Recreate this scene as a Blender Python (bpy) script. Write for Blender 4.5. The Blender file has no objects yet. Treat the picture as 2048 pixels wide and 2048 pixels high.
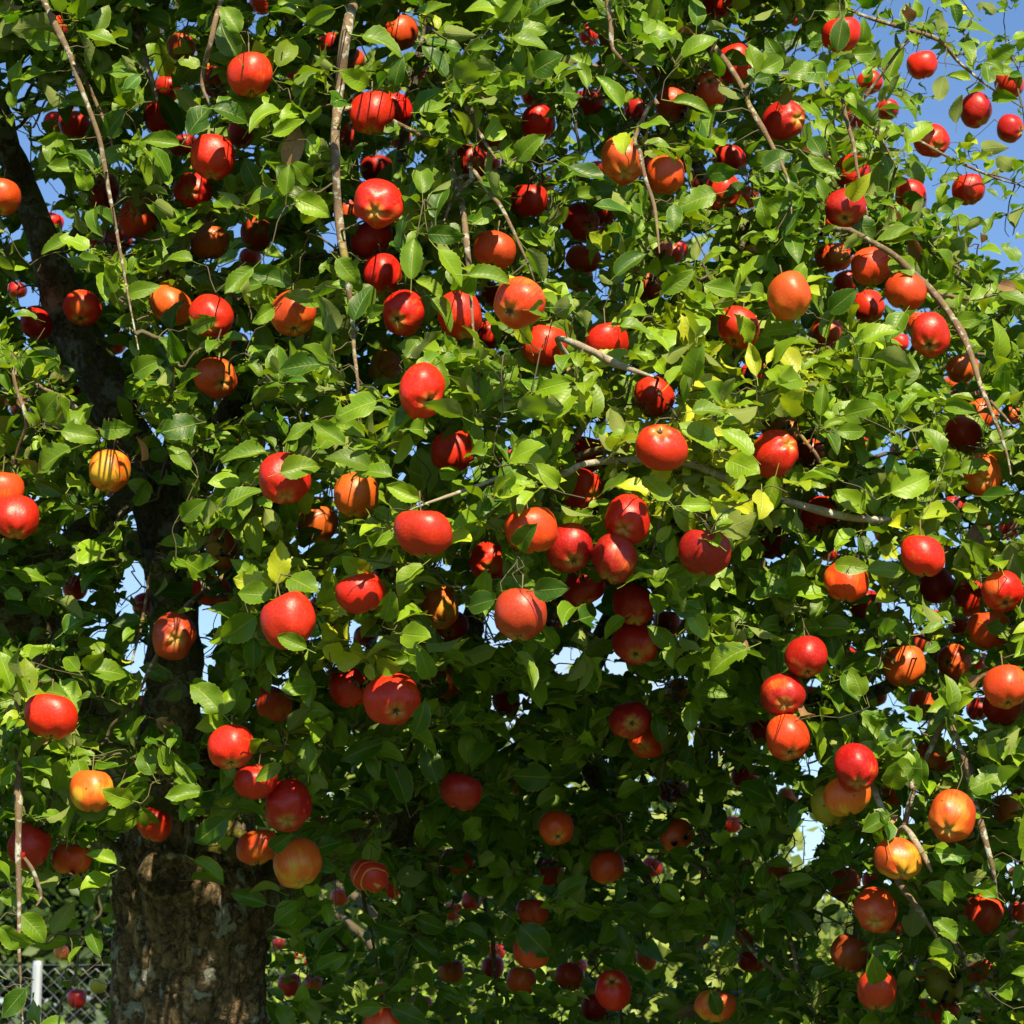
import bpy, math, random
import numpy as np
from mathutils import Vector, Matrix, noise

# ---------------------------------------------------------------- camera, sky, sun, exposure
sc = bpy.context.scene
PITCH = math.radians(11.5); FOV = math.radians(24.0)
CAMP = np.array([0.0, 0.0, 1.5])
cam_d = bpy.data.cameras.new('camera'); cam = bpy.data.objects.new('camera', cam_d)
sc.collection.objects.link(cam); sc.camera = cam
cam_d.sensor_width = 36; cam_d.lens = 18 / math.tan(FOV/2)
cam.location = CAMP; cam.rotation_euler = (math.pi/2 + PITCH, 0, 0)
cam_d.dof.use_dof = True; cam_d.dof.focus_distance = 3.85; cam_d.dof.aperture_fstop = 16
cam_d.clip_start = 0.05; cam_d.clip_end = 3000
SUN_EL, SUN_AZ = math.radians(44), math.radians(16)          # behind the camera, a little to its right
SUND = np.array([math.sin(SUN_AZ)*math.cos(SUN_EL), -math.cos(SUN_AZ)*math.cos(SUN_EL), math.sin(SUN_EL)])
world = bpy.data.worlds.new('World'); sc.world = world; world.use_nodes = True
wn = world.node_tree; wn.nodes.clear()
sky = wn.nodes.new('ShaderNodeTexSky'); sky.sky_type = 'NISHITA'; sky.sun_disc = False
sky.sun_elevation = SUN_EL; sky.sun_rotation = math.pi - SUN_AZ
sky.air_density = 1.0; sky.dust_density = 0.6; sky.ozone_density = 2.5; sky.altitude = 300
bg = wn.nodes.new('ShaderNodeBackground'); bg.inputs['Strength'].default_value = 0.064
wo = wn.nodes.new('ShaderNodeOutputWorld')
# a few thin white clouds low over the horizon
tc = wn.nodes.new('ShaderNodeTexCoord'); sep = wn.nodes.new('ShaderNodeSeparateXYZ')
mp = wn.nodes.new('ShaderNodeMapping'); mp.inputs['Scale'].default_value = (2.2, 2.2, 7)
cn = wn.nodes.new('ShaderNodeTexNoise'); cn.inputs['Scale'].default_value = 1.6; cn.inputs['Detail'].default_value = 8
cr = wn.nodes.new('ShaderNodeValToRGB'); cr.color_ramp.elements[0].position = 0.42; cr.color_ramp.elements[1].position = 0.66
lo = wn.nodes.new('ShaderNodeMapRange'); lo.inputs['From Min'].default_value = 0.26; lo.inputs['From Max'].default_value = 0.08
mul = wn.nodes.new('ShaderNodeMath'); mul.operation = 'MULTIPLY'
cm = wn.nodes.new('ShaderNodeMix'); cm.data_type = 'RGBA'; cm.inputs['B'].default_value = (5.6, 5.9, 6.4, 1)
L = wn.links.new
tn = wn.nodes.new('ShaderNodeMix'); tn.data_type = 'RGBA'; tn.blend_type = 'MULTIPLY'; tn.inputs['Factor'].default_value = 1; tn.inputs['B'].default_value = (.91, 1.05, 1.2, 1)
L(tc.outputs['Generated'], sep.inputs[0]); L(tc.outputs['Generated'], mp.inputs['Vector']); L(mp.outputs[0], cn.inputs['Vector'])
L(cn.outputs['Fac'], cr.inputs[0]); L(sep.outputs['Z'], lo.inputs['Value']); L(cr.outputs[0], mul.inputs[0]); L(lo.outputs[0], mul.inputs[1])
L(mul.outputs[0], cm.inputs['Factor']); L(sky.outputs[0], cm.inputs['A']); L(cm.outputs['Result'], tn.inputs['A']); L(tn.outputs['Result'], bg.inputs['Color']); L(bg.outputs[0], wo.inputs[0])
sun_d = bpy.data.lights.new('sun', 'SUN'); sun_d.energy = 5.0; sun_d.angle = math.radians(0.53); sun_d.color = (1.0, 0.87, 0.60)
sun = bpy.data.objects.new('sun', sun_d); sc.collection.objects.link(sun)
sun.rotation_euler = Vector(SUND).to_track_quat('Z', 'Y').to_euler()
sc.view_settings.view_transform = 'Standard'; sc.view_settings.look = 'None'
sc.view_settings.exposure = 1.17; sc.view_settings.gamma = 1.0; sc.view_settings.use_curve_mapping = False
sc.cycles.max_bounces = 6; sc.cycles.transmission_bounces = 4; sc.cycles.diffuse_bounces = 3; sc.cycles.glossy_bounces = 2
sc.cycles.transparent_max_bounces = 4

# ---------------------------------------------------------------- helpers
C = sc.collection
RNG = np.random.default_rng(7); random.seed(7)
F = 1024 / math.tan(FOV/2)
RIGHT = np.array([1.0, 0, 0]); FWD = np.array([0, math.cos(PITCH), math.sin(PITCH)]); UP = np.array([0, -math.sin(PITCH), math.cos(PITCH)])
def at(px, py, z):                       # a point of the photograph at a distance along the view -> world metres
    px = np.asarray(px, float); py = np.asarray(py, float); z = np.asarray(z, float)
    return CAMP + z[..., None]*FWD + ((px-1024)/F*z)[..., None]*RIGHT + ((1024-py)/F*z)[..., None]*UP
def proj(P):
    d = P - CAMP; z = d @ FWD
    return 1024 + (d @ RIGHT)/z*F, 1024 - (d @ UP)/z*F, z
def camvec(x, y, t):                     # right, up, towards the camera
    v = x*RIGHT + y*UP - t*FWD
    return v/np.linalg.norm(v)
def norm(v): return v/np.maximum(np.linalg.norm(v, axis=-1, keepdims=True), 1e-9)

def mesh_from(name, V, Q, mats, uv=None, col=None, midx=None, smooth=True):
    """V (n,3) vertices, Q (m,4) quads (numpy), uv (m*4,2), col (n,4)"""
    me = bpy.data.meshes.new(name)
    V = np.ascontiguousarray(V, np.float32); Q = np.ascontiguousarray(Q, np.int32)
    k = Q.shape[1]
    me.vertices.add(len(V)); me.vertices.foreach_set('co', V.ravel())
    me.loops.add(Q.size); me.loops.foreach_set('vertex_index', Q.ravel())
    me.polygons.add(len(Q)); me.polygons.foreach_set('loop_start', np.arange(0, Q.size, k, dtype=np.int32))
    me.polygons.foreach_set('loop_total', np.full(len(Q), k, np.int32))
    me.polygons.foreach_set('use_smooth', np.full(len(Q), smooth, bool))
    if midx is not None: me.polygons.foreach_set('material_index', np.ascontiguousarray(midx, np.int32))
    if uv is not None:
        l = me.uv_layers.new(name='UVMap'); l.data.foreach_set('uv', np.ascontiguousarray(uv, np.float32).ravel())
    if col is not None:
        a = me.color_attributes.new('tint', 'FLOAT_COLOR', 'POINT'); a.data.foreach_set('color', np.ascontiguousarray(col, np.float32).ravel())
    for m in mats: me.materials.append(m)
    me.update(calc_edges=True); me.validate()
    return me
def empty(name, loc, label=None, cat=None, group=None):
    o = bpy.data.objects.new(name, None); C.objects.link(o); o.location = loc; o.empty_display_size = .1
    tag(o, label, cat, group); return o
def tag(o, label=None, cat=None, group=None, kind=None):
    for k, v in (('label', label), ('category', cat), ('group', group), ('kind', kind)):
        if v: o[k] = v
    return o
def link(name, me, parent=None, kind=None, label=None):
    o = bpy.data.objects.new(name, me); C.objects.link(o)
    if parent is not None:
        o.parent = parent; o.location = -parent.location          # vertices are in world metres, parents are unrotated
    if kind: o['kind'] = kind
    if label: o['label'] = label
    return o

class MB:
    """collects quads"""
    def __init__(s): s.v = []; s.q = []; s.n = 0; s.c = []
    def add(s, V, Q, col=(0, 0, 0, 1)):
        s.v.append(np.asarray(V, float)); s.q.append(np.asarray(Q, int) + s.n); s.n += len(V)
        s.c.append(np.tile(np.array(col, float), (len(V), 1)))
    def mesh(s, name, mats, smooth=True): return mesh_from(name, np.concatenate(s.v), np.concatenate(s.q), mats, col=np.concatenate(s.c), smooth=smooth)

def tube(P, R, k=8, cap=True):
    P = np.asarray(P, float); R = np.asarray(R, float); n = len(P)
    T = np.gradient(P, axis=0); T = norm(T)
    ref = np.array([0, 0, 1.0]) if abs(T[0][2]) < .9 else np.array([1.0, 0, 0])
    a = norm(np.cross(T[0], ref)); V = []
    for i in range(n):
        a = norm(a - T[i]*(a @ T[i])); b = np.cross(T[i], a)
        th = np.arange(k)*2*math.pi/k
        V.append(P[i] + R[i]*(np.cos(th)[:, None]*a + np.sin(th)[:, None]*b))
    V = np.concatenate(V); Q = []
    for i in range(n-1):
        for j in range(k):
            Q.append((i*k+j, i*k+(j+1) % k, (i+1)*k+(j+1) % k, (i+1)*k+j))
    if cap and k == 4 or cap and k == 8:
        m = (n-1)*k
        if k == 4: Q += [(3, 2, 1, 0), (m, m+1, m+2, m+3)]
        else: Q += [(3, 2, 1, 0), (7, 4, 3, 0), (7, 6, 5, 4), (m, m+1, m+2, m+3), (m, m+3, m+4, m+7), (m+4, m+5, m+6, m+7)]
    return V, np.array(Q)
def box(c, s):
    c = np.array(c, float); s = np.array(s, float)/2
    V = np.array([[x, y, z] for x in (-1, 1) for y in (-1, 1) for z in (-1, 1)])*s + c
    return V, np.array([(0, 1, 3, 2), (4, 6, 7, 5), (0, 4, 5, 1), (2, 3, 7, 6), (0, 2, 6, 4), (1, 5, 7, 3)])
def smooth_path(P, R, step):
    """Catmull-Rom through the points, resampled about every `step` metres"""
    P = np.asarray(P, float); R = np.asarray(R, float)
    if len(P) == 2: P = np.array([P[0], (P[0]+P[1])/2, P[1]]); R = np.array([R[0], (R[0]+R[1])/2, R[1]])
    X = np.vstack([2*P[0]-P[1], P, 2*P[-1]-P[-2]]); out = []; rr = []
    for i in range(len(P)-1):
        p0, p1, p2, p3 = X[i:i+4]; m = max(2, int(np.linalg.norm(p2-p1)/step)+1)
        for t in np.linspace(0, 1, m, endpoint=False):
            out.append(.5*((2*p1)+(-p0+p2)*t+(2*p0-5*p1+4*p2-p3)*t*t+(-p0+3*p1-3*p2+p3)*t**3)); rr.append(R[i]*(1-t)+R[i+1]*t)
    out.append(P[-1]); rr.append(R[-1])
    return np.array(out), np.array(rr)

# ---------------------------------------------------------------- materials
class N:
    def __init__(s, name):
        s.m = bpy.data.materials.new(name); s.m.use_nodes = True; s.t = s.m.node_tree; s.t.nodes.clear()
        s.out = s.t.nodes.new('ShaderNodeOutputMaterial')
    def n(s, typ, props=None, **ins):
        x = s.t.nodes.new('ShaderNode'+typ)
        for k, v in (props or {}).items(): setattr(x, k, v)
        for k, v in ins.items():
            key = int(k[1:]) if k[0] == '_' and k[1:].isdigit() else k.replace('_', ' ')
            if isinstance(v, bpy.types.NodeSocket): s.t.links.new(v, x.inputs[key])
            else: x.inputs[key].default_value = v
        return x
    def math(s, op, a, b=0.0, c=None, clamp=False):
        x = s.t.nodes.new('ShaderNodeMath'); x.operation = op; x.use_clamp = clamp
        for i, v in enumerate((a, b) + ((c,) if c is not None else ())):
            if isinstance(v, bpy.types.NodeSocket): s.t.links.new(v, x.inputs[i])
            else: x.inputs[i].default_value = v
        return x.outputs[0]
    def mix(s, f, a, b, blend='MIX'):
        x = s.t.nodes.new('ShaderNodeMix'); x.data_type = 'RGBA'; x.blend_type = blend
        for key, v in (('Factor', f), ('A', a), ('B', b)):
            i = x.inputs[0] if key == 'Factor' else (x.inputs[6] if key == 'A' else x.inputs[7])
            if isinstance(v, bpy.types.NodeSocket): s.t.links.new(v, i)
            else: i.default_value = v if key == 'Factor' else tuple(v)+(1,)*(4-len(v))
        return x.outputs[2]
    def ramp(s, fac, lo, hi):
        x = s.n('MapRange', {'clamp': True}, Value=fac); x.inputs['From Min'].default_value = lo; x.inputs['From Max'].default_value = hi
        return x.outputs[0]
    def finish(s, shader): s.t.links.new(shader, s.out.inputs['Surface']); return s.m

def leaf_material():
    g = N('leaf'); t = g.n('Attribute', {'attribute_name': 'tint'})
    rgb = g.n('SeparateColor', Color=t.outputs['Color']); yel, val, rnd = rgb.outputs[0], rgb.outputs[1], rgb.outputs[2]
    uv = g.n('UVMap'); s = g.n('SeparateXYZ', Vector=uv.outputs[0]); u, v = s.outputs[0], s.outputs[1]
    au = g.math('ABSOLUTE', g.math('SUBTRACT', u, .5))                                # 0 on the midrib, .5 on the edge
    mid = g.ramp(au, .034, .012)
    ph = g.math('FRACT', g.math('MULTIPLY', g.math('SUBTRACT', v, g.math('MULTIPLY', au, .55)), 8.0))
    vein = g.math('MULTIPLY', g.ramp(g.math('ABSOLUTE', g.math('SUBTRACT', ph, .5)), .10, .02), g.ramp(au, .5, .1))
    off = g.n('CombineXYZ', X=g.math('MULTIPLY', rnd, 37.0), Y=g.math('MULTIPLY', rnd, 91.0), Z=g.math('MULTIPLY', rnd, 13.0))
    sc_ = g.n('VectorMath', {'operation': 'MULTIPLY'}, _0=uv.outputs[0]); sc_.inputs[1].default_value = (1.0, 1.6, 1)
    co = g.n('VectorMath', {'operation': 'ADD'}, _0=sc_.outputs[0], _1=off.outputs[0])
    n1 = g.n('TexNoise', Vector=co.outputs[0], Scale=2.3, Detail=4.0); n2 = g.n('TexNoise', Vector=co.outputs[0], Scale=9.0, Detail=3.0)
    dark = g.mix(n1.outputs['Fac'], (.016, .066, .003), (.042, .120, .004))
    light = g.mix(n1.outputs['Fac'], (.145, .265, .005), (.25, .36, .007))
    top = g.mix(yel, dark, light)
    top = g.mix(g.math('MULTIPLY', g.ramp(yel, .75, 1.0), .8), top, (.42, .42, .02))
    top = g.mix(g.math('MULTIPLY', g.ramp(n1.outputs['Fac'], .55, .8), .25), top, (.22, .25, .02))
    top = g.mix(g.math('MULTIPLY', mid, .6), top, (.28, .35, .06))
    top = g.mix(g.math('MULTIPLY', vein, .22), top, (.20, .32, .06))
    edge = g.math('MULTIPLY', g.ramp(au, .455, .495), g.math('ADD', g.ramp(n1.outputs['Fac'], .35, .6), .35, clamp=True))
    top = g.mix(g.math('MULTIPLY', edge, .7), top, (.32, .34, .05))
    spot = g.math('MULTIPLY', g.ramp(n2.outputs['Fac'], .68, .74), g.ramp(rnd, .45, .75))
    top = g.mix(g.math('MULTIPLY', spot, .75), top, (.11, .05, .015))
    under = g.mix(g.math('MULTIPLY', yel, .5), (.135, .175, .040), (.23, .27, .035))
    under = g.mix(g.math('MULTIPLY', g.math('MAXIMUM', mid, g.math('MULTIPLY', vein, .5)), .55), under, (.26, .32, .13))
    geo = g.n('NewGeometry')
    col = g.mix(geo.outputs['Backfacing'], top, under)
    brown = g.ramp(t.outputs['Alpha'], .9, .1)                                         # withered leaves
    dry = g.mix(n2.outputs['Fac'], (.20, .10, .045), (.36, .23, .12))
    col = g.mix(brown, col, dry)
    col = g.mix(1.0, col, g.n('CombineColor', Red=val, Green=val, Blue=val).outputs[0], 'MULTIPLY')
    rough = g.math('ADD', g.math('MULTIPLY', geo.outputs['Backfacing'], .35), g.math('ADD', .38, g.math('MULTIPLY', n2.outputs['Fac'], .14)))
    hgt = g.math('SUBTRACT', g.math('MULTIPLY', n2.outputs['Fac'], .5), g.math('ADD', g.math('MULTIPLY', mid, .8), g.math('MULTIPLY', vein, .55)))
    bp = g.n('Bump', Height=hgt, Strength=.45, Distance=.0016)
    p = g.n('BsdfPrincipled', Base_Color=col, Roughness=rough, Normal=bp.outputs[0]); p.inputs['Specular IOR Level'].default_value = .38
    tcol = g.mix(yel, (.12, .34, .004), (.48, .60, .008)); tcol = g.mix(brown, tcol, (.2, .08, .03))
    tr = g.n('BsdfTranslucent', Color=tcol)
    ms = g.n('MixShader', Fac=.27); g.t.links.new(p.outputs[0], ms.inputs[1]); g.t.links.new(tr.outputs[0], ms.inputs[2])
    return g.finish(ms.outputs[0])

def apple_material(name, under, cover, extra=None):
    """under = ground colour of the skin, the blush colour comes from the object colour; cover = how much is blushed"""
    g = N(name); tc = g.n('TexCoord'); oi = g.n('ObjectInfo')
    rnd = oi.outputs['Random']; blush = oi.outputs['Color']
    ob = tc.outputs['Object']
    off = g.n('CombineXYZ', X=g.math('MULTIPLY', rnd, 51.0), Y=g.math('MULTIPLY', rnd, 23.0), Z=g.math('MULTIPLY', rnd, 77.0))
    p0 = g.n('VectorMath', {'operation': 'ADD'}, _0=ob, _1=off.outputs[0])
    s = g.n('SeparateXYZ', Vector=ob)
    rad = g.math('SQRT', g.math('ADD', g.math('MULTIPLY', s.outputs[0], s.outputs[0]), g.math('ADD', g.math('MULTIPLY', s.outputs[1], s.outputs[1]), 1e-4)))
    st = g.n('CombineXYZ', X=g.math('MULTIPLY', g.math('DIVIDE', s.outputs[0], rad), 7.0), Y=g.math('MULTIPLY', g.math('DIVIDE', s.outputs[1], rad), 7.0), Z=g.math('MULTIPLY', s.outputs[2], .8))
    st2 = g.n('VectorMath', {'operation': 'ADD'}, _0=st.outputs[0], _1=off.outputs[0])
    streak = g.n('TexNoise', Vector=st2.outputs[0], Scale=1.3, Detail=5.0, Roughness=.65)
    big = g.n('TexNoise', Vector=p0.outputs[0], Scale=.75, Detail=2.0)
    fine = g.n('TexNoise', Vector=p0.outputs[0], Scale=9.0, Detail=4.0)
    f = g.math('ADD', g.math('MULTIPLY', big.outputs['Fac'], 1.5), g.math('MULTIPLY', streak.outputs['Fac'], .55))
    f = g.math('ADD', f, g.math('MULTIPLY', s.outputs[2], .11))
    f = g.ramp(f, 1.42-cover, 1.72-cover)
    col = g.mix(f, under, blush)
    col = g.mix(g.math('MULTIPLY', g.ramp(streak.outputs['Fac'], .5, .75), .35), col, g.mix(.6, blush, (.26, .006, .004)))
    col = g.mix(g.math('MULTIPLY', g.ramp(fine.outputs['Fac'], .45, .75), .18), col, under)
    # yellow-green round the calyx, russet in the stem cavity
    cal = g.math('MULTIPLY', g.ramp(rad, .50, .12), g.ramp(s.outputs[2], -.45, -.8))
    col = g.mix(g.math('MULTIPLY', cal, .75), col, (.38, .30, .05))
    stm = g.math('MULTIPLY', g.ramp(rad, .30, .06), g.ramp(s.outputs[2], .4, .7))
    col = g.mix(g.math('MULTIPLY', stm, .8), col, (.28, .20, .06))
    vo = g.n('TexVoronoi', Vector=p0.outputs[0], Scale=13.0); dots = g.math('MULTIPLY', g.ramp(vo.outputs['Distance'], .13, .05), .5)
    col = g.mix(dots, col, (.62, .40, .16))
    br = g.n('TexVoronoi', Vector=p0.outputs[0], Scale=1.1)
    col = g.mix(g.math('MULTIPLY', g.ramp(br.outputs['Distance'], .085, .05), g.math('MULTIPLY', g.ramp(rnd, .3, .4), .85)), col, (.10, .035, .015))
    rus = g.n('TexNoise', Vector=p0.outputs[0], Scale=4.5, Detail=6.0, Roughness=.75)                   # russet and scab
    col = g.mix(g.math('MULTIPLY', g.ramp(rus.outputs['Fac'], .66, .74), .55), col, (.25, .12, .04))
    col = g.mix(g.math('MULTIPLY', g.ramp(big.outputs['Fac'], .35, .62), .30), col, g.mix(.5, blush, (.18, .004, .004)))
    if extra: col = extra(g, col, s, ob)
    bp = g.n('Bump', Height=g.math('ADD', fine.outputs['Fac'], g.math('MULTIPLY', big.outputs['Fac'], 3.0)), Strength=.06, Distance=.02)
    p = g.n('BsdfPrincipled', Base_Color=col, Roughness=g.math('ADD', .33, g.math('MULTIPLY', fine.outputs['Fac'], .14)), Normal=bp.outputs[0])
    p.inputs['Specular IOR Level'].default_value = .36
    return g.finish(p.outputs[0])

def bark_material(name, base1, base2, lichen=.5, moss=.4, scale=1.0, plates=True):
    g = N(name); tc = g.n('TexCoord'); ob = tc.outputs['Object']
    sc_ = g.n('VectorMath', {'operation': 'MULTIPLY'}, _0=ob); sc_.inputs[1].default_value = (34*scale, 34*scale, 9*scale)
    wob = g.n('TexNoise', Vector=ob, Scale=30.0*scale, Detail=6.0, Roughness=.7)
    wm = g.n('VectorMath', {'operation': 'SCALE'}, _0=wob.outputs['Color']); wm.inputs['Scale'].default_value = 3.2
    v3 = g.n('VectorMath', {'operation': 'ADD'}, _0=sc_.outputs[0], _1=wm.outputs[0])
    vo = g.n('TexVoronoi', {'feature': 'DISTANCE_TO_EDGE'}, Vector=v3.outputs[0], Scale=1.0)
    vc = g.n('TexVoronoi', Vector=v3.outputs[0], Scale=1.0)
    fi = g.n('TexNoise', Vector=ob, Scale=130.0*scale, Detail=6.0); lg = g.n('TexNoise', Vector=ob, Scale=9.0*scale, Detail=5.0); l2 = g.n('TexNoise', Vector=ob, Scale=26.0*scale, Detail=6.0)
    crack = g.math('MULTIPLY', g.ramp(vo.outputs['Distance'], .16, .0), g.ramp(l2.outputs['Fac'], .30, .55))
    col = g.mix(fi.outputs['Fac'], base1, base2)
    cc = g.n('SeparateColor', Color=vc.outputs['Color'])
    col = g.mix(g.math('MULTIPLY', cc.outputs[0], .5 if plates else .2), col, tuple(c*1.7 for c in base2))
    if plates: col = g.mix(g.math('MULTIPLY', crack, .92), col, (.010, .007, .005))
    col = g.mix(g.math('MULTIPLY', g.ramp(l2.outputs['Fac'], .66-.25*lichen, .70-.25*lichen), g.ramp(lg.outputs['Fac'], .45, .55)), col, (.36, .37, .33))
    geo = g.n('NewGeometry'); nz = g.n('SeparateXYZ', Vector=geo.outputs['Normal'])
    ms = g.math('MULTIPLY', g.ramp(g.math('ADD', l2.outputs['Fac'], g.math('MULTIPLY', nz.outputs[2], .25)), .80-.35*moss, .92-.35*moss), .9)
    col = g.mix(ms, col, g.mix(fi.outputs['Fac'], (.10, .12, .012), (.26, .22, .02)))
    h = g.math('ADD', g.math('MULTIPLY', g.ramp(vo.outputs['Distance'], 0, .3), 1.0 if plates else .25), g.math('MULTIPLY', fi.outputs['Fac'], .3))
    bp = g.n('Bump', Height=h, Strength=.8, Distance=.008/scale)
    p = g.n('BsdfPrincipled', Base_Color=col, Roughness=.85, Normal=bp.outputs[0]); p.inputs['Specular IOR Level'].default_value = .25
    return g.finish(p.outputs[0])

def plain(name, col, rough=.6, metal=0.0, var=.25, scale=40.0):
    g = N(name); tc = g.n('TexCoord'); n = g.n('TexNoise', Vector=tc.outputs['Object'], Scale=scale, Detail=4.0)
    c = g.mix(n.outputs['Fac'], tuple(x*(1-var) for x in col), tuple(min(1, x*(1+var)) for x in col))
    p = g.n('BsdfPrincipled', Base_Color=c, Roughness=rough, Metallic=metal)
    return g.finish(p.outputs[0])
def crown_material(name, a, b):
    g = N(name); t = g.n('Attribute', {'attribute_name': 'tint'}); rgb = g.n('SeparateColor', Color=t.outputs['Color'])
    col = g.mix(rgb.outputs[0], a, b)
    p = g.n('BsdfPrincipled', Base_Color=col, Roughness=.55); tr = g.n('BsdfTranslucent', Color=g.mix(.5, col, b))
    ms = g.n('MixShader', Fac=.3); g.t.links.new(p.outputs[0], ms.inputs[1]); g.t.links.new(tr.outputs[0], ms.inputs[2])
    return g.finish(ms.outputs[0])

M_LEAF = leaf_material()
M_BARK = bark_material('trunk_bark', (.055, .038, .021), (.25, .175, .10), .40, .30, 1.0)
M_LIMB = bark_material('limb_bark', (.075, .055, .034), (.22, .17, .11), .8, .8, 1.5)
M_BRANCH = bark_material('branch_bark', (.085, .055, .032), (.19, .13, .080), .55, .45, 3.0, plates=False)
M_PALE = bark_material('pale_branch_bark', (.15, .115, .08), (.34, .28, .21), .8, .2, 3.0, plates=False)
M_TWIG = plain('twig_bark', (.075, .060, .028), .8, var=.4)
M_STEM = plain('apple_stem', (.12, .09, .03), .7)
M_CALYX = plain('apple_calyx', (.05, .045, .02), .9, var=.5, scale=6)
YEL, GRN = (.60, .18, .015), (.36, .34, .03)
M_APPLE = {'red': apple_material('red_apple_skin', (.52, .14, .02), .95), 'orange': apple_material('orange_apple_skin', YEL, .84),
           'yellow': apple_material('yellow_apple_skin', (.56, .31, .024), .66), 'green': apple_material('green_apple_skin', GRN, -.05)}
def rot(g, col, s, ob):
    n = g.n('TexNoise', Vector=ob, Scale=3.0, Detail=5.0)
    f = g.ramp(g.math('ADD', s.outputs[2], g.math('MULTIPLY', n.outputs['Fac'], .7)), .35, .55)
    return g.mix(f, col, (.24, .085, .03))
M_APPLE['rotting'] = apple_material('rotting_apple_skin', (.45, .17, .04), .5, rot)
def stripes(g, col, s, ob):
    w = g.n('TexWave', {'bands_direction': 'DIAGONAL'}, Vector=ob, Scale=.9, Distortion=2.5, Detail=1.0)
    return g.mix(g.math('MULTIPLY', g.ramp(w.outputs['Fac'], .93, .985), .8), col, (.55, .36, .06))
M_APPLE['striped'] = apple_material('striped_apple_skin', (.45, .12, .02), .95, stripes)

# ---------------------------------------------------------------- ground, fence, trees beyond
gm = N('grass_ground'); t_ = gm.n('TexCoord'); n_ = gm.n('TexNoise', Vector=t_.outputs['Object'], Scale=.6, Detail=8.0); n2_ = gm.n('TexNoise', Vector=t_.outputs['Object'], Scale=25.0, Detail=5.0)
c_ = gm.mix(n_.outputs['Fac'], (.035, .075, .012), (.09, .13, .025)); c_ = gm.mix(gm.math('MULTIPLY', n2_.outputs['Fac'], .5), c_, (.03, .05, .01))
b_ = gm.n('Bump', Height=n2_.outputs['Fac'], Strength=.6, Distance=.04)
M_GROUND = gm.finish(gm.n('BsdfPrincipled', Base_Color=c_, Roughness=.9, Normal=b_.outputs[0]).outputs[0])
gx = np.linspace(-900, 900, 61)
GV = np.array([[x, y, 0.0] for y in gx for x in gx]); GQ = np.array([(j*61+i, j*61+i+1, (j+1)*61+i+1, (j+1)*61+i) for j in range(60) for i in range(60)])
tag(link('ground', mesh_from('ground', GV, GQ, [M_GROUND])), kind='structure')

def scatter_leaves(centres, size, up=.35, seed=1, light=.5):
    """small pointed leaf quads, folded along the middle: two quads each"""
    r = np.random.default_rng(seed); n = len(centres)
    d = norm(r.normal(size=(n, 3))+np.array([0, 0, -.2])); nr = norm(r.normal(size=(n, 3))+np.array([.1, -.5, up+.5]))
    s = norm(np.cross(d, nr)); nr = np.cross(s, d)
    l = size*r.uniform(.6, 1.3, (n, 1)); w = l*.30
    c = centres
    V = np.stack([c-d*l*.5, c-s*w+nr*w*.3, c+nr*0, c+s*w+nr*w*.3, c+d*l*.5], 1)      # base, left, middle, right, tip
    Q0 = np.array([(0, 2, 4, 1), (0, 3, 4, 2)])
    Q = (np.arange(n)[:, None, None]*5+Q0).reshape(-1, 4)
    t = np.repeat(np.clip(r.normal(light, .28, n), 0, 1), 5); col = np.stack([t, t, t, np.ones_like(t)], 1)
    return V.reshape(-1, 3), Q, col
def blob_points(c, rad, n, r, clumps=26):
    """points gathered in clumps through an ellipsoid, most of them near its skin"""
    k = norm(r.normal(size=(clumps, 3)))*r.uniform(.35, .95, (clumps, 1))**.6
    idx = r.integers(0, clumps, n); P = k[idx]+r.normal(size=(n, 3))*r.uniform(.10, .26, (clumps, 1))[idx]
    return np.array(c)+P*np.array(rad)
def far_tree(name, label, cat, x, y, h, wid, n, size, mat, seed, group, light=.5):
    r = np.random.default_rng(seed); root = empty(name, (x, y, 0), label, cat, group)
    crown_c = (x, y, h*.62); V, Q, col = scatter_leaves(blob_points(crown_c, (wid, wid*.8, h*.40), n, r), size, seed=seed, light=light)
    link('crown', mesh_from('crown', V, Q, [mat], col=col), root)
    mb = MB(); P = [(x, y, -.05), (x+.05, y, h*.3), (x-.05, y+.05, h*.7)]; P, R = smooth_path(P, [h*.03, h*.022, h*.01], .5); mb.add(*tube(P, R, 8))
    for i in range(7):
        a = r.uniform(0, 6.28); z0 = h*r.uniform(.2, .55)
        P, R = smooth_path([(x, y, z0), (x+math.cos(a)*wid*.35, y+math.sin(a)*wid*.3, z0+h*.12), (x+math.cos(a)*wid*.7, y+math.sin(a)*wid*.6, z0+h*.2)], [h*.012, h*.008, h*.003], .4); mb.add(*tube(P, R, 8))
    link('trunk', mb.mesh('trunk', [M_TWIG]), root)
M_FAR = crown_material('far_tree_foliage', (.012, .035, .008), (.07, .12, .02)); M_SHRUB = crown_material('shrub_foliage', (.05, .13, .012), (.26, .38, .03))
M_ORCH = crown_material('orchard_foliage', (.04, .09, .012), (.24, .30, .05))
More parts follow.
